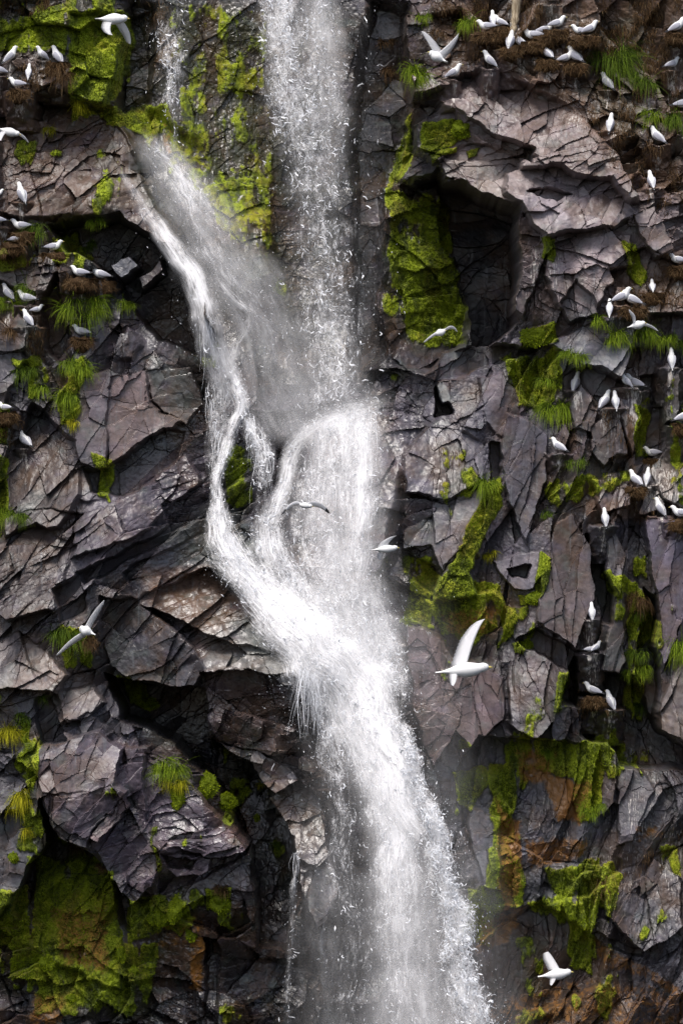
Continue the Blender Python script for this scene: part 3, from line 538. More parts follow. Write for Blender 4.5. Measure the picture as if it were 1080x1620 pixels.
# ------------------------------------------------------------------ perched gulls: x, y of the body centre, heading (0 right, 180 left, 90 into the cliff, -90 out), pitch, scale, nest width, label
PERCH = [
 (19,92,20,40,1.0,0,"white gull standing upright by the upper left edge, highest left of the mossy corner"),
 (3,115,200,10,.95,0,"white gull cut by the left edge just below the upright one"),
 (71,91,200,35,.85,0,"smaller gull of the pair above the brown hanging grass tuft, its left one"),
 (94,93,150,45,1.05,30,"long tailed gull of the pair above the brown hanging grass tuft, its right one"),
 (50,120,80,60,.8,0,"small gull with its back turned, between the upper left pair and the one below"),
 (34,138,170,0,.95,26,"plump gull resting on the brown nest at the top edge of the brown ramp"),
 (39,311,140,55,1.1,0,"lone gull standing on the dark rim in the middle of the left brown ramp"),
 (2,311,10,10,.6,0,"tiny gull cut by the left edge at the foot of the brown ramp"),
 (4,353,200,0,.9,0,"gull cut by the left edge above the white striped nest"),
 (39,360,185,-5,1.05,34,"gull lying flat with its tail to the right, above the green tuft at left"),
 (28,382,0,5,.75,30,"half hidden gull sitting low in the white streaked nest at left"),
 (87,393,10,0,.95,28,"gull resting just right of the big green tuft at left"),
 (134,436,175,0,1.0,44,"left gull of the pair on the brown grassy nest above the broad green tuft"),
 (163,436,180,8,1.05,36,"right gull of the pair on the brown grassy nest above the broad green tuft"),
 (17,466,150,40,1.0,0,"gull leaning down beside the yellow grass at the left edge"),
 (49,474,170,5,1.05,24,"gull sitting tail right in front of a small bright green tuft"),
 (63,493,0,5,.7,0,"small low gull between two sitting gulls on the left"),
 (52,509,140,45,.95,24,"gull with drooping tail under the small low one on the left"),
 (135,527,175,5,.95,30,"gull on the small brown nest below the broad green tuft"),
 (15,646,150,0,.8,34,"small gull in the orange brown nest on the left edge's pale ledge"),
 (44,697,130,30,1.1,0,"single grey backed gull resting on the brown rock left of the purple slab"),
 (715,118,10,25,1.0,0,"gull on the corner of the pale rock below the flying one"),
 (773,101,160,40,1.0,0,"single gull at the top of the pale purple rock, under the trio"),
 (778,35,100,55,.9,0,"upright middle gull of the trio on the brown nest mound"),
 (791,39,160,20,.85,30,"right gull of the trio on the brown nest mound"),
 (769,46,180,-5,1.0,36,"low left gull of the trio on the brown nest mound"),
 (805,70,60,60,1.05,26,"upright gull, left of the two below the pale dead stalk"),
 (821,71,150,35,1.0,0,"leaning gull, right of the two below the pale dead stalk"),
 (842,60,180,-5,1.1,34,"lowest gull in the row of three on the long nest"),
 (858,52,10,5,1.0,30,"middle gull in the row of three on the long nest"),
 (876,43,10,10,1.0,30,"highest gull in the row of three on the long nest"),
 (863,90,130,30,1.0,30,"gull sitting alone left of the wide tailed couple"),
 (889,98,10,15,.95,0,"left gull of the couple with crossing tails on the brown ledge"),
 (906,95,150,30,1.1,30,"right gull of the couple with crossing tails on the brown ledge"),
 (914,56,190,0,.9,26,"left gull of the pair close together near the dark vegetation"),
 (927,53,20,20,1.0,26,"right gull of the pair close together near the dark vegetation"),
 (870,1,10,5,1.0,24,"gull cut by the top edge above the right nests"),
 (957,135,140,40,1.05,24,"gull looking left with drooping tail, above the brown column top"),
 (960,203,70,60,1.0,24,"upright gull on the brown hump right of the pale streaked rock"),
 (1034,222,150,35,1.1,22,"gull with long tail on the brown slope near the right edge's green tuft"),
 (1022,294,110,50,1.0,22,"gull above the white stained patch in the brown slope"),
 (1063,50,15,25,1.05,28,"gull on the nest in the upper right corner"),
 (1057,107,20,15,.9,0,"gull below the upper right corner nest"),
 (1074,168,15,5,1.1,0,"gull cut by the right edge between two green tufts"),
 (1066,416,180,0,.95,30,"gull sitting in the rust brown nest at the right edge"),
 (1024,459,90,30,.85,26,"small round gull on the rust brown bank"),
 (974,475,10,20,1.1,0,"left gull of the pair above the flying one by the grass tufts"),
 (993,479,160,20,1.1,34,"right gull of the pair above the flying one by the grass tufts"),
 (956,494,80,60,.9,0,"upright gull standing just left of the dead grass nest"),
 (1055,572,100,65,1.05,18,"upright gull on top of the narrow white stained column"),
 (908,607,40,60,1.05,20,"lone upright gull on the tip of the rounded purple block"),
 (985,606,180,40,.85,22,"left gull of the pair crowning the white streaked column"),
 (1000,607,160,15,1.1,24,"right gull of the pair crowning the white streaked column"),
 (951,636,30,45,1.05,22,"left gull of the pair on the brown capped twin blocks"),
 (967,637,110,65,.95,22,"right gull of the pair on the brown capped twin blocks"),
 (880,707,150,25,1.0,18,"solitary gull on the slim peak with one long white drip"),
 (1073,661,20,15,1.1,28,"gull cut by the right edge above the cream stained rock"),
 (1031,716,180,-5,.95,28,"gull lying on the reddish nest left of the cream stained rock"),
 (1000,759,130,30,1.05,26,"left gull of the pair above the wet grey boulders"),
 (1019,756,70,55,.95,24,"right gull of the pair above the wet grey boulders"),
 (1038,804,140,50,1.0,22,"steeply leaning gull at the top of the big smooth violet slab"),
 (1069,811,175,0,1.05,34,"gull resting at the right edge above the big smooth violet slab"),
 (951,820,100,65,.95,22,"upright gull on the reddish streaked ledge above the hanging slab"),
 (931,967,95,65,.9,0,"tiny gull against the dark cleft beside the brown slab"),
 (928,1025,10,0,.65,20,"left of two tiny gulls huddled in the dark niche"),
 (938,1022,30,30,.7,20,"right of two tiny gulls huddled in the dark niche"),
 (936,1090,160,15,1.0,26,"gull with head left in the dark hollow above the mossy wall"),
 (963,1108,130,55,1.05,22,"lowest perched gull, tail down, in the dark hollow"),
]
GUANO = np.zeros_like(H)
def win(px, py, r, up=None, dn=None):
    up = r if up is None else up; dn = r if dn is None else dn
    c0, c1 = np.searchsorted(gx_, [px - r, px + r]); r0, r1 = np.searchsorted(gy_, [py - up, py + dn])
    return slice(r0, max(r1, r0 + 1)), slice(c0, max(c1, c0 + 1))
def hmax(px, py, r=8, up=None, dn=None): return float(H[win(px, py, r, up, dn)].max())
def hmean(px, py, r=6): return float(H[win(px, py, r)].mean())
def hq(px, py, q=80, r=8, up=None, dn=None): return float(np.percentile(H[win(px, py, r, up, dn)], q))
SPOT = []
for (bx, by, hd, pt, sc, nw, lb) in PERCH:          # a small ledge under each bird
    fy = by + 12 * sc
    hb = hq(bx, by, 88, 14, 14, 10)
    top = hb + .17 * sc
    hwid = 15 * sc + nw * .35
    sl_ = win(bx, fy, hwid + 6, 3, 60)
    x = PX[sl_]; y = PY[sl_]
    jit = (fbm(x / 9, y / 9, 2, 300) - .5)
    ledge = top - np.clip((y - fy) / 60, 0, 1) ** .8 * (.5) - np.abs(x - bx) ** 2 / (hwid ** 2) * .14 + jit * .12
    wgt = smooth(-3, 2, y - fy + jit * 5) * smooth(hwid + 5, hwid - 2, np.abs(x - bx) + jit * 10)
    H[sl_] = np.where(wgt > 0, np.maximum(H[sl_], H[sl_] * (1 - wgt) + ledge * wgt), H[sl_])
    SPOT.append((bx, fy, hb))
    sg = win(bx, fy, 22, 4, 90)
    GUANO[sg] = np.maximum(GUANO[sg], .74 * smooth(20, 4, np.abs(PX[sg] - bx) + 10 * vnoise(PX[sg] / 6, PY[sg] / 30, 31)) * smooth(90, 10, PY[sg] - fy) * smooth(-4, 3, PY[sg] - fy))
for gx0, gy0, gw, gh, gs in [(925,1010,22,30,.5),(860,430,40,60,.55),(840,440,12,70,.6),(1000,640,16,90,.7),(890,1290,90,80,.42),(1010,1290,40,80,.45),(1060,1350,30,120,.5),(980,1380,60,90,.4),(812,20,14,90,.75),
                              (1050,770,40,50,.6),(905,200,18,24,.55),(800,1260,10,60,.5),(1050,640,20,60,.45),(1060,930,8,60,.4),(815,60,30,40,.4),(60,130,14,30,.6),(12,385,12,22,.7),(90,1040,16,40,.45),(1065,110,20,160,.45),(870,30,60,60,.4)]:
    sg = win(gx0, gy0, gw, gh, gh)
    GUANO[sg] = np.maximum(GUANO[sg], gs * smooth(1, .4, np.hypot((PX[sg] - gx0) / gw, (PY[sg] - gy0) / gh)))
WETM = smooth(150, 300, PX) * smooth(760, 640, PX) * .9 + .1

def build_cliff():
    V = np.stack([(PX - 540) / 100, -H, (810 - PY) / 100 + Z0], -1).reshape(-1, 3)
    idx = np.arange(NX * NY).reshape(NY, NX)
    F = np.stack([idx[:-1, :-1], idx[1:, :-1], idx[1:, 1:], idx[:-1, 1:]], -1).reshape(-1, 4)
    ca_ = np.concatenate([C, np.ones(C.shape[:2] + (1,))], -1)
    o = mesh_np('cliff', V, F, rock, attrs={'rockcol': ('FLOAT_COLOR', ca_), 'moss': ('FLOAT', MOSSF), 'rust': ('FLOAT', TUST),
                                             'guano': ('FLOAT', GUANO), 'wet': ('FLOAT', WETM)})
    tag(o, 'fractured dark purple grey basalt cliff with mossy hollows', 'cliff', kind='structure')
    return o
cliff = build_cliff()

# ------------------------------------------------------------------ falling water
# smooth hull just outside the rock, on a coarse grid
hx = np.arange(-40, 1130, 12.0); hy = np.arange(-60, 1690, 12.0)
HULL = np.array([[hq(x, y, 92, 14) for x in hx] for y in hy])
for _ in range(3):
    P = np.pad(HULL, 1, mode='edge'); HULL = (P[:-2, 1:-1] + P[2:, 1:-1] + P[1:-1, :-2] + P[1:-1, 2:] + 2 * P[1:-1, 1:-1]) / 6
def hull(x, y):
    u = np.clip((np.asarray(x) + 40) / 12, 0, len(hx) - 1.001); v = np.clip((np.asarray(y) + 60) / 12, 0, len(hy) - 1.001)
    i = u.astype(int); j = v.astype(int); fu = u - i; fv = v - j
    return (HULL[j, i] * (1 - fu) + HULL[j, i + 1] * fu) * (1 - fv) + (HULL[j + 1, i] * (1 - fu) + HULL[j + 1, i + 1] * fu) * fv
def spline(P, step=7.0):
    P = np.array(P, float); n = len(P); out = []
    for k in range(n - 1):
        p0 = P[max(k - 1, 0)]; p1 = P[k]; p2 = P[k + 1]; p3 = P[min(k + 2, n - 1)]
        m = max(2, int(np.hypot(*(p2 - p1)[:2]) / step)); t = np.linspace(0, 1, m, endpoint=False)[:, None]
        out.append(.5 * ((2 * p1) + (p2 - p0) * t + (2 * p0 - 5 * p1 + 4 * p2 - p3) * t * t + (3 * p1 - p0 - 3 * p2 + p3) * t ** 3))
    out.append(P[-1:]); return np.concatenate(out)
# stream: profile power, streak, lace, spray (squiggles, dots per 1000 units of area), points (x, y, half width, density, height above rock hull)
STREAMS = [
 ('column',   1.0, .5, 1., 1.5, 1.6, [(470,-60,72,.18,.9),(482,100,74,.16,.9),(500,250,72,.13,.85),(512,400,68,.12,.8),(522,520,64,.15,.6),(527,600,60,.18,.45),(530,655,56,.18,.25)]),
 ('column',   1.2, .5, 1.0, 2.0, 1.6, [(440,-60,36,.36,1.0),(448,90,38,.32,1.0),(470,200,42,.24,.95),(498,300,44,.16,.9),(510,420,46,.15,.8),(526,560,46,.20,.5),(530,640,40,.20,.3)]),
 ('mist',     1.3, .4, .5, .8, 1.0, [(500,-60,38,.30,.85),(512,90,38,.28,.85),(520,180,34,.22,.85),(524,300,30,.06,.8)]),
 ('mist',     1.2, .3, .12, .02, .4, [(232,215,30,.12,.25),(285,290,52,.20,.3),(340,390,70,.18,.3),(390,480,80,.18,.3),(420,560,84,.20,.3),(440,640,70,.18,.25),(470,710,56,.08,.25)]),
 ('mist',     1.5, .15, .0, .0, .2, [(490,480,90,.0,.6),(500,560,100,.06,.6),(520,640,100,.13,.5),(540,740,80,.09,.45),(540,860,90,.08,.4),(560,980,110,.14,.4),(600,1080,100,.08,.4)]),
 ('arch',     1.2, .9, .15, .05, .5, [(186,258,8,.0,.2),(210,302,12,.16,.2),(238,342,17,.46,.2),(274,394,18,.9,.28),(306,446,21,.9,.34),(334,505,25,.8,.36),(354,560,28,.62,.3),(366,600,28,.5,.25),(380,648,28,.4,.2)]),
 ('wisp',     1.2, .8, .2, .05, .6, [(215,215,22,.12,.15),(262,262,34,.30,.15),(296,300,32,.30,.15),(330,370,32,.22,.15),(375,455,34,.34,.15),(425,520,40,.22,.15),(470,560,40,.05,.15)]),
 ('wisp',     1.2, .8, .1, .0, .5, [(268,252,8,.45,.18),(292,285,18,.5,.18),(310,340,26,.22,.18),(330,430,30,.15,.18)]),
 ('wisp',     1.2, .9, .1, .0, .5, [(330,430,8,.3,.2),(372,475,14,.55,.2),(400,505,16,.45,.2),(380,545,14,.35,.2),(360,590,16,.45,.2)]),
 ('strings',  1.0, 1., .5, .5, .6, [(322,490,10,.25,.12),(332,540,16,.38,.12),(342,600,22,.38,.12),(346,680,22,.38,.12),(342,760,12,.25,.12)]),
 ('strand',   1.3, 1.5, .6, .8, 1.4, [(366,580,14,.5,.2),(380,620,14,.6,.2),(388,646,16,.60,.2),(378,664,15,.50,.2),(362,692,13,.52,.15),(352,740,11,.55,.12),(344,792,13,.62,.12),(350,830,22,.62,.12),(374,880,30,.68,.14),(412,932,38,.8,.15),(462,985,50,.95,.30),(512,1040,62,1.,.32),(558,1098,66,1.,.28),(592,1165,54,1.15,.34),(612,1240,46,1.15,.4),(622,1320,40,.95,.45),(626,1420,36,.34,.5),(636,1530,34,.15,.5),(650,1680,40,.12,.5)]),
 ('strand',   1.3, .7, .1, .1, .8, [(470,960,40,.3,.3),(530,1030,50,.8,.34),(580,1100,56,1.,.4),(610,1180,52,1.,.5),(638,1260,44,.9,.55),(670,1330,34,.35,.55)]),
 ('strings',  1.0, .9, .8, 1.6, 1.0, [(388,648,10,.6,.2),(402,680,18,.50,.2),(414,720,20,.35,.18),(416,770,16,.18,.15),(412,850,24,.10,.15)]),
 ('wisp',     1.1, .9, .3, .3, .8, [(380,840,20,.10,.1),(400,900,34,.22,.1),(450,960,40,.30,.1),(520,1010,40,.25,.1)]),
 ('arch',     1.5, 1.5, .7, .9, 1.4, [(622,632,10,.03,.2),(590,644,22,.30,.2),(548,660,30,.62,.2),(512,676,30,.50,.2),(482,698,20,.50,.2),(458,732,18,.62,.2),(444,784,18,.62,.2),(434,840,28,.60,.2),(446,890,34,.55,.2),(485,945,44,.6,.2),(540,1005,58,.75,.22),(585,1065,46,.6,.25),(610,1110,30,.3,.3)]),
 ('mist',    .9, .9, .9, 1.0, 1.2, [(552,648,44,.34,.25),(548,700,56,.36,.3),(546,780,60,.30,.3),(546,860,58,.26,.3),(552,940,56,.30,.3),(575,1020,60,.42,.3),(600,1100,50,.3,.3)]),
 ('sheet',    1.2, .6, .15, .2, .6, [(572,648,26,.45,.32),(575,720,24,.62,.34),(572,800,24,.56,.34),(566,880,26,.32,.34),(560,950,40,.3,.34)]),
 ('sheet',    1.2, .6, .8, 1.2, 1.0, [(495,715,36,.22,.2),(492,800,46,.26,.2),(495,880,50,.30,.2),(530,960,60,.40,.2),(575,1030,60,.4,.2)]),
 ('edge',     1.1, .5, 1., 4.2, 2.2, [(622,1120,14,.45,.5),(648,1200,18,.65,.55),(672,1280,22,.66,.6),(694,1365,25,.62,.6),(714,1440,28,.60,.6),(730,1510,32,.56,.6),(746,1580,36,.54,.6),(764,1680,40,.54,.6)]),
 ('mist',     1.1, .5, .5, .4, .9, [(556,1090,50,.3,.45),(596,1200,54,.26,.5),(624,1300,60,.20,.55),(646,1400,70,.16,.6),(662,1500,76,.15,.6),(684,1680,90,.15,.6)]),
 ('mist',     1.6, .2, .0, .0, .2, [(590,1180,50,.08,.7),(622,1320,60,.18,.75),(636,1450,66,.20,.8),(650,1680,84,.20,.8)]),
 ('strings',  1.0, 1., .9, .35, 2.4, [(500,1075,16,.35,.25),(512,1130,24,.30,.3),(534,1210,28,.24,.35),(546,1300,30,.16,.4),(552,1420,34,.12,.4),(560,1540,40,.09,.4),(560,1680,46,.09,.4)]),
 ('edge',     1.2, .4, .8, .8, 1.6, [(588,960,30,.2,.3),(612,1010,24,.3,.35),(628,1070,20,.2,.4),(640,1130,22,.12,.4)]),
 ('trickle',  1.2, .8, 1., 1.6, 1.0, [(262,-40,46,.10,.5),(270,60,34,.16,.5),(266,130,24,.26,.4),(274,200,12,.12,.3),(280,250,8,.08,.2)]),
 ('trickle',  1.2, .8, .9, 1.2, 1.0, [(474,1335,4,.5,.2),(466,1400,8,.34,.2),(462,1470,8,.26,.3),(456,1560,10,.16,.3),(452,1680,12,.12,.3)]),
 ('trickle',  1.2, .8, .9, .8, .7, [(510,1430,5,.3,.2),(508,1500,7,.25,.3),(512,1600,8,.1,.3),(512,1680,8,.1,.3)]),
 ('trickle',  1.2, .8, .6, .35, .5, [(550,-40,30,.07,.4),(568,100,36,.05,.4),(580,300,30,.04,.4),(590,480,22,.05,.4),(600,600,20,.05,.3)]),
 ('trickle',  1.2, .8, .4, .1, .3, [(440,1105,16,.03,.2),(440,1200,20,.03,.25),(480,1300,30,.03,.3),(500,1500,30,.03,.3)]),
 ('mist',     1.8, .1, .0, .0, .12, [(670,900,50,.0,.5),(680,1050,70,.03,.5),(700,1250,80,.04,.5),(740,1450,80,.05,.6),(770,1680,90,.06,.6)]),
 ('mist',     1.8, .1, .0, .0, .05, [(500,1000,50,.0,.5),(520,1150,60,.03,.5),(530,1350,70,.05,.6),(530,1680,90,.05,.6)]),
]
VV, VF, VD, VU, VL, nv = [], [], [], [], [], 0
SPR = []          # spray seeds: position, flow direction, size class
for si, (nm, pw, streak, lace, squig, dots, P) in enumerate(STREAMS):
    Q = spline(P); wob = 0 if nm in ('column', 'mist', 'sheet') else 1; Q0 = Q.copy()
    sd_ = np.arange(len(Q)) * 7.0
    Q[:, 0] += wob * (fbm(sd_ / 55 + si * 9, sd_ * 0 + si, 3, 610) - .5) * np.clip(Q[:, 2], 8, 30) * 1.1
    Q[:, 2] *= .72 + .56 * fbm(sd_ / 40 + si * 5, sd_ * 0 + si, 3, 611)
    Q[:, 3] *= 1 + (.9 * fbm(sd_ / 45 + si * 3, sd_ * 0 + si, 3, 612) - .45) * np.clip(1.25 - Q[:, 3], .15, 1)
    T = np.gradient(Q0[:, :2], axis=0); T /= np.linalg.norm(T, axis=1)[:, None] + 1e-9
    Nn = np.stack([-T[:, 1], T[:, 0]], 1)
    if nm in ('mist', 'column', 'sheet'): Nn = np.stack([-np.ones(len(Q)), T[:, 0] * .25], 1)      # a falling veil lies level across
    sl_len = np.concatenate([[0], np.cumsum(np.hypot(*np.diff(Q[:, :2], axis=0).T))])
    m = 15; t = np.linspace(-1, 1, m)
    for layer in range(2 if nm in ('mist', 'sheet', 'strand', 'column') else 1):
        ex = 1 + .12 * layer
        X = Q[:, None, 0] + Nn[:, None, 0] * t * Q[:, None, 2] * ex; Y = Q[:, None, 1] + Nn[:, None, 1] * t * Q[:, None, 2] * ex
        hc = hull(X, Y).max(1) * .6 + hull(Q[:, 0], Q[:, 1]) * .4
        hc = np.array([hc[max(0, q - 4):q + 5].max() for q in range(len(hc))]); kz = np.exp(-np.linspace(-2.2, 2.2, 41) ** 2 / 2); kz /= kz.sum(); hc = np.convolve(np.pad(hc, 20, mode='edge'), kz, 'valid') + .04
        lo = Q[:, 1] > 1075                 # below the last ledge the water falls free, outward only
        if lo.any() and nm != 'trickle': hc[lo] = np.maximum(np.maximum.accumulate(hc[lo]), 1.15 if nm != 'strings' else .9)
        if lo.any() and nm != 'trickle': hc = np.convolve(np.pad(hc, 8, mode='edge'), np.ones(17) / 17, 'valid')
        HCS = hc
        hh = hc[:, None] + Q[:, None, 4] + .10 * layer - .14 * np.abs(t) ** 2 + 0 * X
        if nm != 'trickle': hh = np.maximum(hh, hull(X, Y) + .07 + .05 * layer)      # drapes over whatever juts out
        prof = (1 - np.abs(t) ** 2) ** pw
        ends = np.clip(np.minimum(sl_len, sl_len[-1] - sl_len) / 26, 0, 1); ends = np.where((Q[:, 1] < -10) | (Q[:, 1] > 1630), 1, ends)
        dd = np.clip(Q[:, None, 3], 0, 1.2) * prof * ends[:, None] * (.75 if layer else 1)
        V = np.stack([(X - 540) / 100, -hh, (810 - Y) / 100 + Z0], -1).reshape(-1, 3)
        n = len(Q); idx = np.arange(n * m).reshape(n, m) + nv
        VF.append(np.stack([idx[:-1, :-1], idx[1:, :-1], idx[1:, 1:], idx[:-1, 1:]], -1).reshape(-1, 4))
        U = np.stack(np.broadcast_arrays(t * Q[:, None, 2] / 100 + si * 3.1 + layer * 7, sl_len[:, None] / 100 + si), -1).reshape(-1, 2)
        VV.append(V); VD.append(dd.ravel()); VU.append(U); VL.append(np.stack([np.full(n * m, lace), np.full(n * m, streak), np.full(n * m, 1 if nm in ('mist', 'arch') else 0)], 1)); nv += n * m
    seg = np.diff(sl_len); area = 2 * (Q[:-1, 2]) * seg * np.clip(Q[:-1, 3] * 1.6, .12, 1)
    for cls, dn in ((1, squig), (0, dots)):
        cnt = int(area.sum() / 1000 * dn * (30 if cls == 0 else 22))
        if cnt < 1: continue
        k = rng.choice(len(area), cnt, p=area / area.sum()); f = rng.random(cnt)
        q = Q[k] * (1 - f[:, None]) + Q[k + 1] * f[:, None]
        spread = .55 if cls else .72
        tt = np.clip(rng.normal(0, spread, cnt), -1.7, 1.7) if cls == 0 else rng.uniform(-1, 1, cnt) * rng.uniform(.4, 1.05, cnt)
        x = q[:, 0] + Nn[k, 0] * tt * q[:, 2]; y = q[:, 1] + Nn[k, 1] * tt * q[:, 2]
        cl = vnoise(x / 11 + 50, y / 17, 450 + si) if cls else np.ones(cnt)
        keep = rng.random(cnt) < np.clip((cl - .32) * 3, .03, 1)
        x, y, q, kk = x[keep], y[keep], q[keep], k[keep]
        hh = HCS[kk] + q[:, 4] + .10 + rng.normal(0, .10, len(x))
        SPR.append((cls, np.stack([(x - 540) / 100, -hh, (810 - y) / 100 + Z0], 1), np.stack([T[kk, 0], np.zeros(len(kk)), -T[kk, 1]], 1)))

water, t, b = new_mat('white_water')
out = t.nodes['Material Output']; t.nodes.remove(b)
uv = N(t, 'ShaderNodeAttribute', attribute_name='flow').outputs['Vector']
dn = attr(t, 'dens').outputs['Fac']
lp = N(t, 'ShaderNodeSeparateXYZ'); t.links.new(N(t, 'ShaderNodeAttribute', attribute_name='style').outputs['Vector'], lp.inputs[0])
s1 = noise(t, 11, 5, .7, vec=uv, stretch=(3.6, .32, 1)); s2 = noise(t, 2.6, 5, .65, vec=uv, stretch=(2.4, .55, 1))
fine = noise(t, 34, 4, .75, vec=uv, stretch=(1.4, .5, 1))
sn = mth(t, 'ADD', mth(t, 'MULTIPLY', mth(t, 'SUBTRACT', s1, .5), mth(t, 'MULTIPLY', lp.outputs[1], 1.6)), mth(t, 'MULTIPLY', mth(t, 'SUBTRACT', s2, .5), mth(t, 'ADD', 1.1, mth(t, 'MULTIPLY', lp.outputs[2], 1.1))))
sn = mth(t, 'ADD', sn, mth(t, 'MULTIPLY', mth(t, 'SUBTRACT', fine, .5), mth(t, 'ADD', mth(t, 'MULTIPLY', lp.outputs[0], .7), .30)))
soft = mth(t, 'MULTIPLY', dn, mth(t, 'ADD', mth(t, 'MULTIPLY', sn, 1.6), .95), clamp=True)
ragged = mth(t, 'MULTIPLY', mrange(t, mth(t, 'ADD', mth(t, 'MULTIPLY', dn, 1.1), mth(t, 'MULTIPLY', sn, 1.5)), .22, 1.05), mrange(t, dn, .0, .12))
kr = mth(t, 'SUBTRACT', .75, mth(t, 'MULTIPLY', lp.outputs[2], .65))
veil = mth(t, 'ADD', mth(t, 'MULTIPLY', ragged, kr), mth(t, 'MULTIPLY', soft, mth(t, 'SUBTRACT', 1.0, kr)), clamp=True)
# flecks and threads of broken water
la = noise(t, 15, 3, .65, vec=uv, stretch=(1.5, .8, 1)); la.node.inputs['Distortion'].default_value = 1.2
lb_ = noise(t, 26, 3, .6, vec=uv, stretch=(1.3, .8, 1)); lb_.node.inputs['Distortion'].default_value = 1.5
r1 = mth(t, 'SUBTRACT', 1.0, mth(t, 'MULTIPLY', mth(t, 'ABSOLUTE', mth(t, 'SUBTRACT', la, .5)), 13.0), clamp=True)
fl_ = mrange(t, lb_, .57, .64)
patch = mrange(t, mth(t, 'ADD', mth(t, 'ADD', dn, .10), mth(t, 'MULTIPLY', mth(t, 'SUBTRACT', noise(t, 4.5, 4, .7, vec=uv, stretch=(1.5, .6, 1)), .5), 1.5)), .20, .62)
lc = mth(t, 'MULTIPLY', mth(t, 'MAXIMUM', mth(t, 'MULTIPLY', r1, 1.2), fl_, clamp=True), patch)
lc = mth(t, 'MULTIPLY', mth(t, 'MULTIPLY', lc, lp.outputs[0]), mrange(t, dn, .02, .10))
al = mth(t, 'MAXIMUM', veil, lc, clamp=True)
tr = N(t, 'ShaderNodeBsdfTransparent'); df = N(t, 'ShaderNodeBsdfDiffuse', Color=(.90, .90, .92, 1)); tl = N(t, 'ShaderNodeBsdfTranslucent', Color=(.90, .90, .92, 1))
nv_ = t.nodes.new('ShaderNodeCombineXYZ'); nv_.inputs[1].default_value = -.62; nv_.inputs[2].default_value = .78      # one fixed normal near the sun brightens every veil, standing for even scatter
t.links.new(nv_.outputs[0], df.inputs['Normal'])
m1 = N(t, 'ShaderNodeMixShader', Fac=.22); t.links.new(df.outputs[0], m1.inputs[1]); t.links.new(tl.outputs[0], m1.inputs[2])
m2 = t.nodes.new('ShaderNodeMixShader'); t.links.new(al, m2.inputs[0]); t.links.new(tr.outputs[0], m2.inputs[1]); t.links.new(m1.outputs[0], m2.inputs[2])
t.links.new(m2.outputs[0], out.inputs['Surface'])
o = mesh_np('waterfall', np.concatenate(VV), np.concatenate(VF), water, smoothf=True,
            attrs={'dens': ('FLOAT', np.concatenate(VD)), 'flow': ('FLOAT2', np.concatenate(VU)), 'style': ('FLOAT_COLOR', np.concatenate([np.concatenate(VL), np.ones((nv, 1))], 1))})
tag(o, 'white waterfall plunging down the dark cliff and splitting into strands', 'waterfall', kind='structure')

drop, t, b = new_mat('water_drops')
b.inputs['Base Color'].default_value = (.88, .89, .92, 1); b.inputs['Roughness'].default_value = .35; b.inputs['Subsurface Weight'].default_value = 0
# squiggles and dots
def norm(a): return a / (np.linalg.norm(a, axis=-1, keepdims=True) + 1e-9)
OV, OF, no = [], [], 0
octf = np.array([[0,2,4],[2,1,4],[1,3,4],[3,0,4],[2,0,5],[1,2,5],[3,1,5],[0,3,5]])
sp, sf = [], []
for cls, p, fl in SPR:
    n = len(p)
    if cls == 0:
        r = np.exp(rng.normal(math.log(.0034), .42, n)); L = r * rng.uniform(1.2, 4.5, n)
        d1 = norm(fl + rng.normal(0, .35, (n, 3))); a = norm(np.cross(d1, rng.normal(0, 1, (n, 3)))); c2 = np.cross(d1, a)
        v = np.stack([p + a * r[:, None], p - a * r[:, None], p + c2 * r[:, None], p - c2 * r[:, None], p + d1 * L[:, None], p - d1 * L[:, None]], 1)
        sp.append(v.reshape(-1, 3)); sf.append((octf[None] + (np.arange(n) * 6)[:, None, None]).reshape(-1, 3) + no); no += n * 6
    else:
        K = 5; r0 = np.exp(rng.normal(math.log(.0062), .42, n)); step = rng.uniform(.010, .034, n)
        dcur = norm(fl * .8 + rng.normal(0, .8, (n, 3)) * (1, .4, 1)); pos = p.copy(); rings = []
        ph = rng.uniform(0, 6.28, n)
        for k in range(K):
            rad = r0 * (.35, 1, .8, .95, .3)[k] * rng.uniform(.7, 1.2, n)
            a = norm(np.cross(dcur, np.array([0, 1., 0]) + rng.normal(0, .1, (n, 3)))); c2 = np.cross(dcur, a)
            rings.append(np.stack([pos + (a * math.cos(w) + c2 * math.sin(w)) * rad[:, None] for w in (0.3, 2.4, 4.5)], 1))
            dcur = norm(dcur + rng.normal(0, .75, (n, 3)) * (1, .4, 1) + fl * .12); pos = pos + dcur * step[:, None]
        v = np.stack(rings, 1)                       # n, K, 3, 3
        f = []
        for k in range(K - 1):
            for q in range(3):
                a0, a1 = k * 3 + q, k * 3 + (q + 1) % 3
                f += [[a0, a1, a1 + 3], [a0, a1 + 3, a0 + 3]]
        f += [[0, 2, 1], [12, 13, 14]]
        sp.append(v.reshape(-1, 3)); sf.append((np.array(f)[None] + (np.arange(n) * 15)[:, None, None]).reshape(-1, 3) + no); no += n * 15
THREADS = [ # from, to (seed line), count, length range, drift x per y
 ((478,1048),(560,1128),240,(25,125),(-.22,.16)), ((318,470),(346,560),24,(30,110),(-.12,.12)), ((394,655),(428,715),36,(40,130),(-.15,.25)), ((345,820),(400,925),90,(30,80),(.35,.8)),
 ((464,1332),(474,1345),6,(20,60),(-.2,.02)), ((430,850),(470,930),60,(30,80),(.1,.7)),
 ((330,600),(345,700),16,(30,90),(-.05,.1)), ((560,660),(600,650),20,(40,120),(-.08,.03)), ((480,720),(560,690),16,(60,160),(-.04,.06)), ((600,1120),(660,1260),90,(40,120),(.1,.5))]
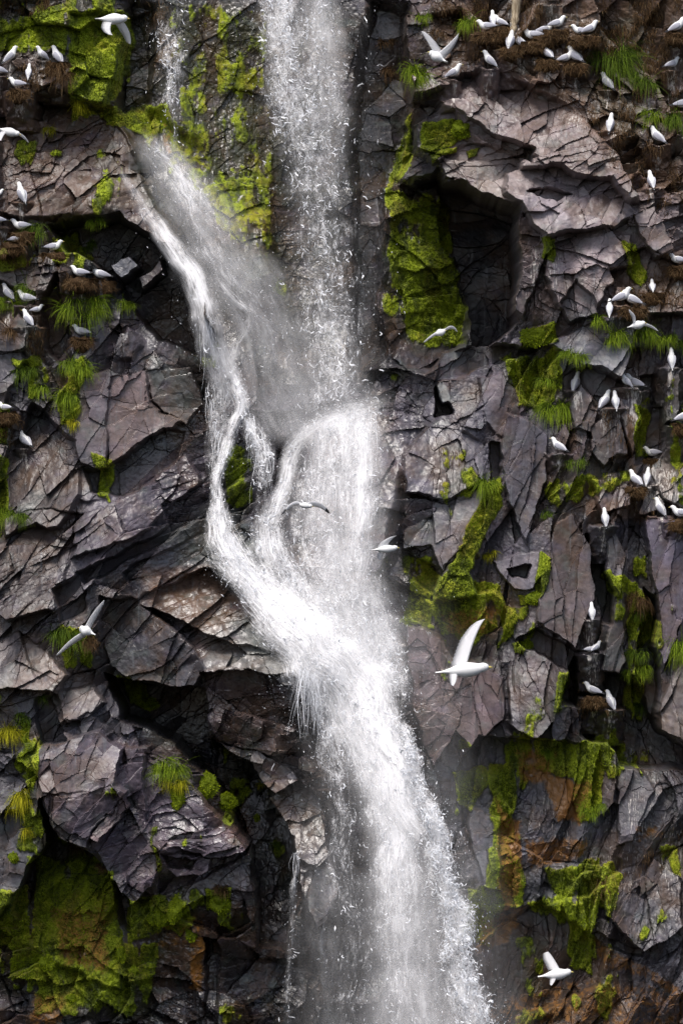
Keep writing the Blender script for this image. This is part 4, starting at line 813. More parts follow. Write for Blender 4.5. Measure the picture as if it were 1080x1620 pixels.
for (p0, p1, n, (l0, l1), (d0, d1)) in THREADS:
    f0 = rng.random(n); x = p0[0] + (p1[0] - p0[0]) * f0 + rng.normal(0, 5, n); y = p0[1] + (p1[1] - p0[1]) * f0 + rng.normal(0, 6, n)
    Lp = rng.uniform(l0, l1, n) * rng.uniform(.4, 1, n); dr = rng.uniform(d0, d1, n); K = 9; ph = rng.uniform(0, 6.28, n); am = rng.uniform(.8, 4.0, n); r0 = np.exp(rng.normal(math.log(.0030), .35, n))
    hs0 = hull(x, y) + rng.uniform(.12, .5, n); rings = []
    for k in range(K):
        q = k / (K - 1); xx = x + dr * Lp * q ** .7 + np.sin(ph + q * 5) * am; yy = y + Lp * q
        c_ = np.stack([(xx - 540) / 100, -(np.maximum(hs0, hull(xx, yy) + .06)), (810 - yy) / 100 + Z0], 1); rad = r0 * (1.15 - .9 * q) * rng.uniform(.55, 1.3, n)
        rings.append(np.stack([c_ + np.outer(rad, (math.cos(w), math.sin(w), 0)) for w in (-.52, 1.57, 3.66)], 1))
    v = np.stack(rings, 1); f = []
    for k in range(K - 1):
        for q in range(3):
            a0, a1 = k * 3 + q, k * 3 + (q + 1) % 3; f += [[a0, a1, a1 + 3], [a0, a1 + 3, a0 + 3]]
    sp.append(v.reshape(-1, 3)); sf.append((np.array(f)[None] + (np.arange(n) * K * 3)[:, None, None]).reshape(-1, 3) + no); no += n * K * 3
o = mesh_np('water_spray', np.concatenate(sp), np.concatenate(sf), drop)
tag(o, 'white drops and threads of falling spray around the waterfall', 'spray', kind='stuff')
print('spray verts', no)

# ------------------------------------------------------------------ moss pile, dry grass
def blades(P, Dr, L, Wd, droop, K=2):
    """tapered bent blades, K segments; P roots, Dr directions"""
    n = len(P); side = norm(np.cross(Dr, np.array([0, 1., 0]) + rng.normal(0, .25, (n, 3)))); pos = P.copy(); dcur = Dr.copy(); rows = []
    for k in range(K + 1):
        w = (Wd * (1 - k / K) ** .7)[:, None] * side
        rows += [pos - w, pos + w] if k < K else [pos]
        dcur = norm(dcur + np.array([0, 0, -1.]) * (droop / K)[:, None]); pos = pos + dcur * (L / K)[:, None]
    v = np.stack(rows, 1).reshape(-1, 3); f = []
    for k in range(K):
        a = 2 * k
        if k < K - 1: f += [[a, a + 1, a + 3], [a, a + 3, a + 2]]
        else: f += [[a, a + 1, a + 2]]
    nr = 2 * K + 1
    return v, (np.array(f)[None] + (np.arange(n) * nr)[:, None, None]).reshape(-1, 3), nr
def leaf_mat(name, c0, c1, c2):
    m, t, b = new_mat(name)
    va = attr(t, 'var').outputs['Fac']
    c = mixc(t, c0, c1, mrange(t, va, .1, .6)); c = mixc(t, c, c2, mrange(t, va, .6, 1.0))
    t.links.new(c, b.inputs['Base Color']); b.inputs['Roughness'].default_value = .75; b.inputs['Specular IOR Level'].default_value = .2
    tl = N(t, 'ShaderNodeBsdfTranslucent'); t.links.new(c, tl.inputs[0])
    mx = N(t, 'ShaderNodeMixShader', Fac=.3); t.links.new(b.outputs[0], mx.inputs[1]); t.links.new(tl.outputs[0], mx.inputs[2])
    t.links.new(mx.outputs[0], t.nodes['Material Output'].inputs['Surface'])
    return m
M_moss = leaf_mat('moss_leaf', (.045, .065, .005), (.21, .275, .006), (.44, .52, .012))
M_grass = leaf_mat('grass_blade', (.08, .125, .010), (.25, .36, .018), (.50, .58, .05))
M_ygrass = leaf_mat('yellow_grass', (.20, .20, .010), (.55, .52, .02), (.78, .70, .06))
M_bgrass = leaf_mat('brown_grass', (.05, .028, .012), (.15, .085, .035), (.34, .24, .13))
M_dkgrass = leaf_mat('dark_grass', (.045, .075, .010), (.14, .22, .015), (.28, .37, .03))
fine = (PX > -20) & (PX < 1100) & (PY > -20) & (PY < 1640)
def scatter(mask, n):
    w = (mask * fine).ravel(); w = w / w.sum(); k = rng.choice(w.size, n, p=w)
    x = PX.ravel()[k] + rng.uniform(-.7, .7, n); y = PY.ravel()[k] + rng.uniform(-.7, .7, n)
    return np.stack([(x - 540) / 100, -H.ravel()[k], (810 - y) / 100 + Z0], 1), x, y
n = 170000
mm = np.clip(MOSSF - .25, 0, 1) * (1 - .8 * np.clip(TUST, 0, 1)) * (1 - .75 * alc) * (.3 + MOSS)
P_, x, y = scatter(mm, n)
Dr = norm(np.stack([rng.normal(0, .6, n), -np.abs(rng.normal(.7, .4, n)), rng.normal(.1, .6, n)], 1))
v, f, nr = blades(P_, Dr, rng.uniform(.012, .036, n), rng.uniform(.003, .008, n), rng.uniform(.2, 1.2, n), 2)
var = np.repeat(np.clip(.15 + 1.2 * (fbm(x / 22, y / 34, 3, 500) - .32) + rng.normal(0, .12, n) + .35 * (np.interp(0, [0], [0]) + smooth(.7, .95, MOSS.ravel()[0] * 0 + 0)), 0, 1), nr)
o = mesh_np('moss', v, f, M_moss, attrs={'var': ('FLOAT', var)}); tag(o, 'short green moss growing over the wet rock', 'moss', kind='stuff')
DG = np.zeros_like(H)
for st, soft, pts in [(.9, 30, [(690,0),(1080,0),(1080,120),(920,110),(790,80),(740,50)]), (.6, 40, [(880,80),(1080,100),(1080,330),(1010,330),(960,240),(900,190)]), (.7, 20, [(960,450),(1080,400),(1080,480),(970,500)]),
                      (.8, 16, [(0,0),(120,0),(110,14),(0,16)]), (.6, 20, [(40,95),(80,100),(70,150),(30,150)]), (.7, 16, [(0,380),(70,395),(60,420),(0,420)]), (.8, 12, [(115,440),(190,440),(180,480),(120,470)]),
                      (.6, 16, [(60,500),(90,520),(70,580),(50,540)]), (.5, 30, [(240,0),(270,0),(260,40),(240,30)]), (.5, 14, [(990,790),(1080,820),(1080,840),(1000,820)]), (.5, 16, [(0,655),(40,660),(50,700),(0,690)]),
                      (.4, 30, [(940,1400),(1060,1290),(1080,1320),(960,1420)]), (.5, 20, [(915,1080),(985,1100),(980,1150),(920,1140)]), (.4, 20, [(940,640),(1000,660),(1000,790),(980,800)]), (.5, 12, [(740,60),(760,60),(755,120),(742,110)])]:
    sl_, w = poly_w(pts, soft); DG[sl_] = np.maximum(DG[sl_], w * st)
n = 17000
P_, x, y = scatter(DG * smooth(.45, .62, fbm(PX / 18, PY / 30, 3, 520)), n)
Dr = norm(np.stack([rng.normal(0, .45, n), -np.abs(rng.normal(.8, .3, n)), rng.normal(.0, .5, n)], 1))
v, f, nr = blades(P_, Dr, rng.uniform(.05, .17, n), rng.uniform(.002, .0045, n), rng.uniform(1.2, 3.2, n), 3)
var = np.repeat(np.clip(rng.beta(1.6, 2.6, n), 0, 1), nr)
o = mesh_np('dry_grass', v, f, M_bgrass, attrs={'var': ('FLOAT', var)}); tag(o, 'brown withered grass and roots hanging from the ledges', 'dry grass', kind='stuff')

# ------------------------------------------------------------------ grass tufts, each a plant of its own
TUFTS = [ # x, y, width, length, blades, material, label
 (155,352,24,26,130,'g',"small yellow green tuft beside the dark hollow's top edge"),
 (62,368,40,34,190,'d',"rounded green tuft between two resting gulls at left"),
 (138,384,26,24,110,'d',"small dark green tuft just below the yellow green one"),
 (136,490,58,46,300,'g',"broad drooping green tuft under the grassy double nest"),
 (203,482,26,30,110,'g',"light green tuft hanging at the right of the broad one"),
 (96,118,42,40,210,'b',"brownish green tuft under the upper left gull pair"),
 (124,165,16,28,70,'y',"short yellow tuft at the foot of the mossy corner"),
 (77,205,18,22,60,'y',"golden yellow tuft alone on the brown ramp"),
 (122,584,46,40,260,'g',"bright green tuft crowning the hanging moss beard"),
 (120,630,36,40,160,'g',"green tuft in the middle of the hanging moss beard"),
 (122,672,22,22,80,'y',"small yellow green tuft at the tip of the moss beard"),
 (70,620,28,28,110,'g',"green tuft hanging left of the moss beard"),
 (46,590,36,30,130,'d',"dark green tuft by the leaning grey stone at left"),
 (47,460,30,26,120,'d',"green tuft behind the sitting gull on the left"),
 (10,478,46,34,200,'g',"wide pale green tuft cut by the left edge under a gull"),
 (22,530,28,26,100,'b',"brownish tuft low on the left below four gulls"),
 (8,812,36,48,220,'g',"bright green tuft at the left edge beside a mossy lump"),
 (34,816,26,24,110,'d',"small green tuft right of the left edge one"),
 (112,1000,44,36,220,'d',"dark green clump under the gull with long raised wing"),
 (150,1010,28,26,120,'b',"brownish green clump right of the dark one"),
 (14,1146,42,44,240,'y',"vivid yellow spiky tuft at the left edge"),
 (48,1130,30,22,110,'d',"small dull green tuft above the yellow spiky one"),
 (76,1098,14,26,60,'d',"thin tuft in the narrow black notch"),
 (268,1206,56,34,320,'g',"wide pale green tuft on top of the purple block"),
 (281,1232,26,26,120,'y',"yellow tuft hanging under the wide pale one"),
 (45,1250,32,42,200,'y',"yellow green tuft above the grey column at lower left"),
 (44,1308,20,22,80,'y',"small yellow tuft on the grey column's shoulder"),
 (122,1340,22,34,110,'b',"pale dry tuft above the mossy lower left wall"),
 (168,1366,20,20,80,'b',"small dry tuft right of the mossy lower left wall"),
 (355,1396,20,22,80,'b',"dry reddish tuft above the round lower moss clump"),
 (410,1248,10,16,30,'y',"tiny yellow tuft on the black cave edge"),
 (436,1345,18,24,60,'d',"tiny dark tuft in the black cleft beside the thin trickle"),
 (658,118,34,42,200,'g',"yellow green tuft hanging left of the pale right rock"),
 (612,54,26,22,90,'b',"brownish tuft near the top, right of the falls"),
 (616,98,18,34,60,'b',"thin hanging brown tuft right of the falls"),
 (668,28,24,24,100,'g',"small leafy tuft high right of the falls"),
 (690,56,24,18,80,'b',"brown green tuft beside the high flying gull"),
 (736,38,26,34,120,'g',"green tuft left of the gull trio"),
 (962,96,70,60,360,'d',"large dark green grass curtain at upper right"),
 (1015,132,34,36,150,'d',"green tuft between the curtain and the right edge"),
 (1026,188,28,30,120,'g',"green tuft above the long tailed gull at right"),
 (1062,196,40,44,200,'d',"dark green tuft by the right edge gull"),
 (940,512,34,26,180,'g',"green tuft left of the dead grass nest"),
 (965,536,34,28,180,'g',"green tuft under the dead grass nest"),
 (1012,530,36,34,200,'g',"tuft just under the low flying white gull"),
 (1044,536,34,28,180,'g',"tuft right of the low flying white gull"),
 (1074,548,26,24,100,'d',"tuft at the right edge above the narrow column"),
 (904,566,40,24,190,'g',"soft green tuft on the grey slab's left corner"),
 (862,606,26,26,110,'g',"small green tuft above the tall yellow green one"),
 (874,650,44,50,300,'g',"tall yellow green tuft in the mossy middle right"),
 (905,732,30,20,110,'d',"green tuft on the ledge right of the solitary gull"),
 (772,876,18,18,90,'y',"little yellow tuft right of the mossy rib"),
 (860,815,18,18,60,'d',"small dark tuft left of the ledge gull"),
 (998,944,36,30,190,'b',"yellow brown tuft, highest on the black cleft column"),
 (1005,972,24,30,110,'d',"dark tuft second from the top on the black cleft column"),
 (1006,1032,30,28,140,'d',"green tuft third from the top on the black cleft column"),
 (1006,1062,44,30,230,'g',"wide fan tuft at the foot of the black cleft column"),
 (1014,1120,20,30,80,'d',"faint hanging tuft below the wide fan tuft"),
 (1074,1018,32,52,260,'g',"long green tuft spilling at the right edge"),
 (858,1192,20,20,90,'g',"small round tuft in the middle of the orange and green wall"),
 (936,1280,36,22,160,'g',"green tuft at the foot of the bright moss strip"),
 (768,766,24,40,160,'g',"grassy tip crowning the mossy rib"),
]
mats = {'g': M_grass, 'd': M_dkgrass, 'y': M_ygrass, 'b': M_bgrass}
for (x, y, wd, ln, cnt, mk, lb) in TUFTS:
    cnt = int(cnt * 2.0); hb = hq(x, y, 80, wd * .4)
    nc = 3 + int(wd / 9); ci = rng.integers(0, nc, cnt); ca0 = rng.uniform(-1, 1, nc) * wd * .0042; cz0 = rng.uniform(-.9, .7, nc) * wd * .0026; cl0 = rng.uniform(.45, 1.15, nc)
    a = rng.uniform(0, 2 * math.pi, cnt); rr = np.sqrt(rng.random(cnt)) * wd * .0014
    P_ = np.stack([ca0[ci] + np.cos(a) * rr, -.02 - rng.random(cnt) * .05, cz0[ci] + np.sin(a) * rr * .6 + .02], 1)
    lean = rng.normal(0, .35, nc)
    Dr = norm(np.stack([np.cos(a) * .55 + lean[ci] + ca0[ci] * 2.5 + rng.normal(0, .3, cnt), -np.abs(rng.normal(.7, .35, cnt)), .35 + rng.normal(0, .5, cnt)], 1))
    ll = cl0[ci] * rng.uniform(.45, 1.15, cnt)
    v, f, nr = blades(P_, Dr, ln * .01 * ll, rng.uniform(.0022, .0052, cnt), rng.uniform(.8, 4.6, cnt), 5)
    var = np.clip(np.repeat(rng.beta(2, 2.6, cnt) * .8, nr) + np.tile(np.repeat(np.linspace(-.25, .35, 6), 2)[:nr], cnt), 0, 1)
    o = mesh_np('grass_tuft', v, f, mats[mk], attrs={'var': ('FLOAT', var)}, loc=(wx(x), -(hb - .03), wz(y)))
    tag(o, lb, 'grass tuft', 'grass tufts on the cliff')
# pale dead stalk
Q_ = spline([(816,-10,8),(813,30,6.5),(808,62,4),(803,92,1.5)], 6); V_ = []
for q in Q_:
    w = q[2] / 100 * (1 + .3 * math.sin(q[1] * .4)); V_.append(np.array([[(q[0] - 540) / 100 + math.cos(a) * w, -(hq(q[0], q[1], 70, 8) * .3 + hq(812, 40, 80, 30) * .7) - .05 + math.sin(a) * w, (810 - q[1]) / 100 + Z0] for a in np.linspace(0, 2 * math.pi, 9)[:-1]]))
V_ = np.concatenate(V_); nn_ = len(Q_); F_ = [[k * 8 + q, k * 8 + (q + 1) % 8, (k + 1) * 8 + (q + 1) % 8, (k + 1) * 8 + q] for k in range(nn_ - 1) for q in range(8)]
M_stalk, t, b = new_mat('dead_wood'); t.links.new(mixc(t, (.16, .11, .06), (.46, .38, .26), mrange(t, noise(t, 22, 4, .6, stretch=(3, 1, .3)), .35, .65)), b.inputs['Base Color']); b.inputs['Roughness'].default_value = .8
o = mesh_np('dead_stalk', V_, np.array(F_), M_stalk, smoothf=True); tag(o, "pale dead stalk hanging between the gull trio's nest and the row of three", 'stalk')
# round moss cushions
CUSH = [(330,1237,17,19,"taller round moss cushion by the black cave"), (360,1265,19,14,"wider round moss cushion below the tall one by the cave"), (350,1420,19,18,"bright leafy moss clump on the lower ledge"),
        (31,1348,9,8,"small lime moss cushion on the grey column"), (234,1118,15,10,"moss cushion on the black cave's left rim"), (405,1300,5,6,"tiny moss dot inside the black cleft"),
        (285,1255,13,20,"hanging moss pad under the yellow tuft on the purple block"), (196,1505,9,11,"small lime moss knob in the brown lower left"), (214,1530,7,7,"tiny lime moss knob right of the lime one in the brown lower left"),
        (78,1520,15,12,"leaf shaped moss pad near the bottom left"), (115,1578,8,7,"moss knob lowest in the bottom left corner"), (280,1432,12,20,"upright moss pad beside the wedge of grey rock"),
        (255,1445,18,13,"broad moss pad left of the wedge of grey rock"), (305,1472,10,12,"moss pad below the leafy clump"), (832,1020,10,12,"round moss spot under the hanging brown slab"),
        (728,205,17,16,"fluffy moss cushion left of the pale rock's dark crack"), (845,535,28,14,"leafy moss mound at the cave's lower right corner"), (840,945,16,9,"bright leafy moss strip beside the brown slab")]
for (x, y, rx, ry, lb) in CUSH:
    hb = hq(x, y, 70, rx)
    nu, nw_ = 26, 16; th = np.linspace(0, 2 * math.pi, nu, endpoint=False); ph = np.linspace(.08, math.pi - .08, nw_)
    TH, PH = np.meshgrid(th, ph); bump = .85 + 1.1 * (fbm(np.cos(TH) * 1.8 + x, PH * 1.5 + np.sin(TH) * 1.8, 3, 600) - .5)
    bx_ = np.sin(PH) * np.cos(TH) * rx * .01 * bump; by_ = np.sin(PH) * np.sin(TH) * min(rx, ry) * .007 * bump; bz_ = np.cos(PH) * ry * .01 * bump
    v1 = np.stack([bx_, by_, bz_], -1).reshape(-1, 3); idx = np.arange(nu * nw_).reshape(nw_, nu); nxt = np.roll(idx, -1, 1)
    f1 = np.concatenate([np.stack([idx[:-1], idx[1:], nxt[1:]], -1).reshape(-1, 3), np.stack([idx[:-1], nxt[1:], nxt[:-1]], -1).reshape(-1, 3)])
    cnt = int(900 * rx * ry / 300) + 150; k = rng.integers(0, len(v1), cnt); P_ = v1[k]
    Dr = norm(norm(P_ / np.array([rx, min(rx, ry) * .7, ry])) + rng.normal(0, .5, (cnt, 3)))
    v2, f2, nr = blades(P_ + rng.normal(0, .003, (cnt, 3)), Dr, rng.uniform(.012, .032, cnt), rng.uniform(.004, .008, cnt), rng.uniform(.1, .9, cnt), 2)
    var = np.concatenate([np.full(len(v1), .35), np.repeat(np.clip(rng.beta(2, 2, cnt) * .7 + .3, 0, 1), nr)])
    o = mesh_np('moss_cushion', np.concatenate([v1, v2]), np.concatenate([f1, f2 + len(v1)]), M_moss, attrs={'var': ('FLOAT', var)}, loc=(wx(x), -(hb + .01), wz(y)))
    tag(o, lb, 'moss', 'moss cushions on the cliff')

# ------------------------------------------------------------------ gulls
def flat_mat(name, col, rough=.6):
    m, t, b = new_mat(name); nn = noise(t, 60, 3, .6)
    c = mixc(t, tuple(x * .86 for x in col), col, nn); t.links.new(c, b.inputs['Base Color']); b.inputs['Roughness'].default_value = rough; b.inputs['Specular IOR Level'].default_value = .25
    return m
M_white = flat_mat('white_feathers', (.86, .86, .85)); M_greyf = flat_mat('grey_feathers', (.50, .50, .56)); M_black = flat_mat('black_feathers', (.03, .03, .035)); M_beak = flat_mat('beak', (.55, .45, .14), .4); M_leg = flat_mat('leg', (.03, .025, .02))
M_wing = flat_mat('wing_feathers', (.92, .92, .93))
tw_ = M_wing.node_tree; tl_ = N(tw_, 'ShaderNodeBsdfTranslucent', Color=(.95, .95, .96, 1)); mx_ = N(tw_, 'ShaderNodeMixShader', Fac=.55)
tw_.links.new(tw_.nodes['Principled BSDF'].outputs[0], mx_.inputs[1]); tw_.links.new(tl_.outputs[0], mx_.inputs[2]); tw_.links.new(mx_.outputs[0], tw_.nodes['Material Output'].inputs['Surface'])
def loft(rows, ns=12):
    """rows (x, y, z, half width, half height): rings across x; closed ends"""
    V = []; a = np.linspace(0, 2 * math.pi, ns, endpoint=False)
    R = np.array(rows, float); T = np.gradient(R[:, :3], axis=0); T = norm(T)
    for k, r in enumerate(R):
        sd = np.array([0, 1., 0]); up = norm(np.cross(T[k], sd)) * (-1 if np.cross(T[k], sd)[2] < 0 else 1)
        V.append(r[:3] + np.outer(np.cos(a) * r[3], sd) + np.outer(np.sin(a) * r[4], up))
    V = np.concatenate(V); F = []
    n = len(R)
    for k in range(n - 1):
        for q in range(ns):
            a0, a1 = k * ns + q, k * ns + (q + 1) % ns
            F += [[a0, a1, a1 + ns], [a0, a1 + ns, a0 + ns]]
    V = np.concatenate([V, R[:1, :3], R[-1:, :3]]); c0, c1 = n * ns, n * ns + 1
    for q in range(ns):
        F += [[c0, (q + 1) % ns, q], [c1, (n - 1) * ns + q, (n - 1) * ns + (q + 1) % ns]]
    return V, np.array(F)
def smooth_rows(rows, per=3):
    P = np.array(rows, float); out = []
    for k in range(len(P) - 1):
        p0 = P[max(k - 1, 0)]; p1 = P[k]; p2 = P[k + 1]; p3 = P[min(k + 2, len(P) - 1)]
        for j in range(per):
            t = j / per; out.append(.5 * ((2 * p1) + (p2 - p0) * t + (2 * p0 - 5 * p1 + 4 * p2 - p3) * t * t + (3 * p1 - p0 - 3 * p2 + p3) * t ** 3))
    out.append(P[-1]); out = np.array(out); out[:, 3:] = np.maximum(out[:, 3:], .002); return out
def rot_pitch(V, deg):
    a = math.radians(deg); c, s_ = math.cos(a), math.sin(a); x = V[:, 0] * c - V[:, 2] * s_; z = V[:, 0] * s_ + V[:, 2] * c
    return np.stack([x, V[:, 1], z], 1)
PROTO = {}
def perched_parts(pitch):
    """meshes of a standing gull whose body leans up by pitch degrees; centre of the body at the origin"""
    if pitch in PROTO: return PROTO[pitch]
    body = smooth_rows([(-.200,0,-.018,.012,.004),(-.150,0,-.012,.026,.008),(-.105,0,-.004,.034,.024),(-.055,0,0,.056,.052),(.0,0,.0,.068,.066),(.05,0,.006,.066,.066),(.088,0,.024,.050,.053)], 3)
    a = math.radians(pitch); inv = -a * .75       # the head turns back towards level
    def up(v): return (v[0] * math.cos(inv) - v[1] * math.sin(inv), v[0] * math.sin(inv) + v[1] * math.cos(inv))
    nb = [(.114, .056, .038, .041), (.130, .084, .038, .039), (.152, .094, .033, .034), (.176, .093, .018, .019), (.187, .091, .005, .006)]
    rows = [tuple(r) for r in body]
    base = (.088, .024)
    for (x, z, w, h) in nb:
        dx, dz = up((x - base[0], z - base[1])); rows.append((base[0] + dx, 0, base[1] + dz, w, h))
    V, F = loft(rows, 14); res = {'body': (rot_pitch(V, pitch), F, M_white)}
    def headpt(x, y, z):
        dx, dz = up((x - base[0], z - base[1])); return np.array([base[0] + dx, y, base[1] + dz])
    bk = [headpt(.180, 0, .092), headpt(.194, 0, .091), headpt(.206, 0, .086), headpt(.211, 0, .082)]
    V, F = loft([(*p, w, h) for p, w, h in zip(bk, (.007, .006, .004, .001), (.009, .008, .005, .001))], 8); res['beak'] = (rot_pitch(V, pitch), F, M_beak)
    for sgn in (-1, 1):
        W_ = smooth_rows([(.070,sgn*.046,.020,.006,.010),(.045,sgn*.062,.018,.011,.038),(-.01,sgn*.064,.010,.012,.048),(-.07,sgn*.049,.004,.011,.040),(-.13,sgn*.026,-.004,.007,.020),(-.16,sgn*.018,-.006,.005,.012)], 2)
        V, F = loft(W_, 10); res['wing', sgn] = (rot_pitch(V, pitch), F, M_greyf)
        Wt = [(-.155,sgn*.019,-.006,.006,.013),(-.20,sgn*.012,-.008,.005,.008),(-.235,sgn*.006,-.010,.002,.002)]
        V, F = loft(Wt, 8); res['tip', sgn] = (rot_pitch(V, pitch), F, M_black)
        e = headpt(.158, sgn * .030, .102); V, F = loft([(e[0]-.005,e[1],e[2],.001,.001),(e[0]-.002,e[1],e[2],.004,.005),(e[0]+.002,e[1],e[2],.004,.005),(e[0]+.005,e[1],e[2],.001,.001)], 6); res['eye', sgn] = (rot_pitch(V, pitch), F, M_black)
        hip = rot_pitch(np.array([[.005, sgn * .022, -.045]]), pitch)[0]
        L_ = [(hip[0], hip[1], hip[2]), (hip[0] + .008, hip[1], -.085), (hip[0] + .002, hip[1], -.122), (hip[0] + .03, hip[1], -.127)]
        V, F = loft([(L_[0][0]-.0005,*L_[0][1:],.006,.006),(*L_[1],.004,.004),(*L_[2],.004,.004),(*L_[3],.012,.002)], 6); res['leg', sgn] = (V, F, M_leg)
    out = {}
    for k, (V, F, m) in res.items():
        nm = k if isinstance(k, str) else {'wing': 'wing', 'tip': 'wing_tip', 'eye': 'eye', 'leg': 'leg'}[k[0]]
        o = mesh_np(nm, V, F, m, smoothf=True); COL.objects.unlink(o); out[k] = (nm, o.data)
    PROTO[pitch] = out; return out
def child(nm, me, par):
    o = bpy.data.objects.new(nm, me); COL.objects.link(o); o.parent = par; return o
for (bx, by, hd, pt, sc, nw, lb), (sx_, fy, hb) in zip(PERCH, SPOT):
    r = empty('perched_gull', (wx(bx), -(hb + .07 * sc), wz(by) - .0)); r.rotation_euler = (0, 0, math.radians(hd + rnd.uniform(-8, 8))); r.scale = (sc * .92, sc * .82, sc * .90)
    tag(r, lb, 'gull', 'gulls perched on the cliff')
    parts = perched_parts(pt)
    child('body', parts['body'][1], r); child('beak', parts['beak'][1], r)
    for sgn in (-1, 1):
        w = child('wing', parts['wing', sgn][1], r); child('wing_tip', parts['tip', sgn][1], w); child('eye', parts['eye', sgn][1], r); child('leg', parts['leg', sgn][1], r)
# nests
for (bx, by, hd, pt, sc, nw, lb), (sx_, fy, hb) in zip(PERCH, SPOT):
    if nw < 26: continue
    nu, nk = 20, 8; th = np.linspace(0, 2 * math.pi, nu, endpoint=False); R_ = nw * .0058
    prof = [(.55, -.02), (.85, .015), (1.0, 0), (1.0, -.05), (.85, -.10), (.6, -.16), (.3, -.20)]
    V1 = []
    for k, (rr, z) in enumerate(prof):
        bump = 1 + .8 * (vnoise(th * 1.6 + bx, np.full(nu, k * .9 + by), 700) - .5)
        V1.append(np.stack([np.cos(th) * R_ * rr * bump, np.sin(th) * R_ * .75 * rr * bump, np.full(nu, z) + .07 * (vnoise(th * 1.8 + by, np.full(nu, k * 1.), 701) - .5)], 1))
    V1 = np.concatenate(V1); idx = np.arange(nu * len(prof)).reshape(len(prof), nu); nxt = np.roll(idx, -1, 1)
    f1 = np.concatenate([np.stack([idx[:-1], nxt[1:], idx[1:]], -1).reshape(-1, 3), np.stack([idx[:-1], nxt[:-1], nxt[1:]], -1).reshape(-1, 3), np.stack([np.full(nu - 2, 0), np.arange(1, nu - 1), np.arange(2, nu)], -1)])
    cnt = int(80 + nw * 9); a = rng.uniform(math.pi, 2 * math.pi, cnt)
    P_ = np.stack([np.cos(a) * R_ * .95, np.sin(a) * R_ * .75, rng.uniform(-.13, .02, cnt)], 1)
    Dr = norm(np.stack([rng.normal(0, .8, cnt), np.sin(a) * .5, rng.normal(0, .3, cnt)], 1))
    v2, f2, nr = blades(P_, Dr, rng.uniform(.05, .15, cnt), rng.uniform(.002, .004, cnt), rng.uniform(.5, 3.0, cnt), 3)
    var = np.concatenate([np.full(len(V1), .22), np.repeat(rng.beta(1.6, 2.2, cnt), nr)])
    o = mesh_np('nest', np.concatenate([V1, v2]), np.concatenate([f1, f2 + len(V1)]), M_bgrass, attrs={'var': ('FLOAT', var)}, loc=(wx(bx), -(hb + .10 * sc), wz(fy) - .005))
    tag(o, 'brown nest under ' + ' '.join(lb.replace(',', '').split()[:13]), 'nest', 'nests on the ledges')

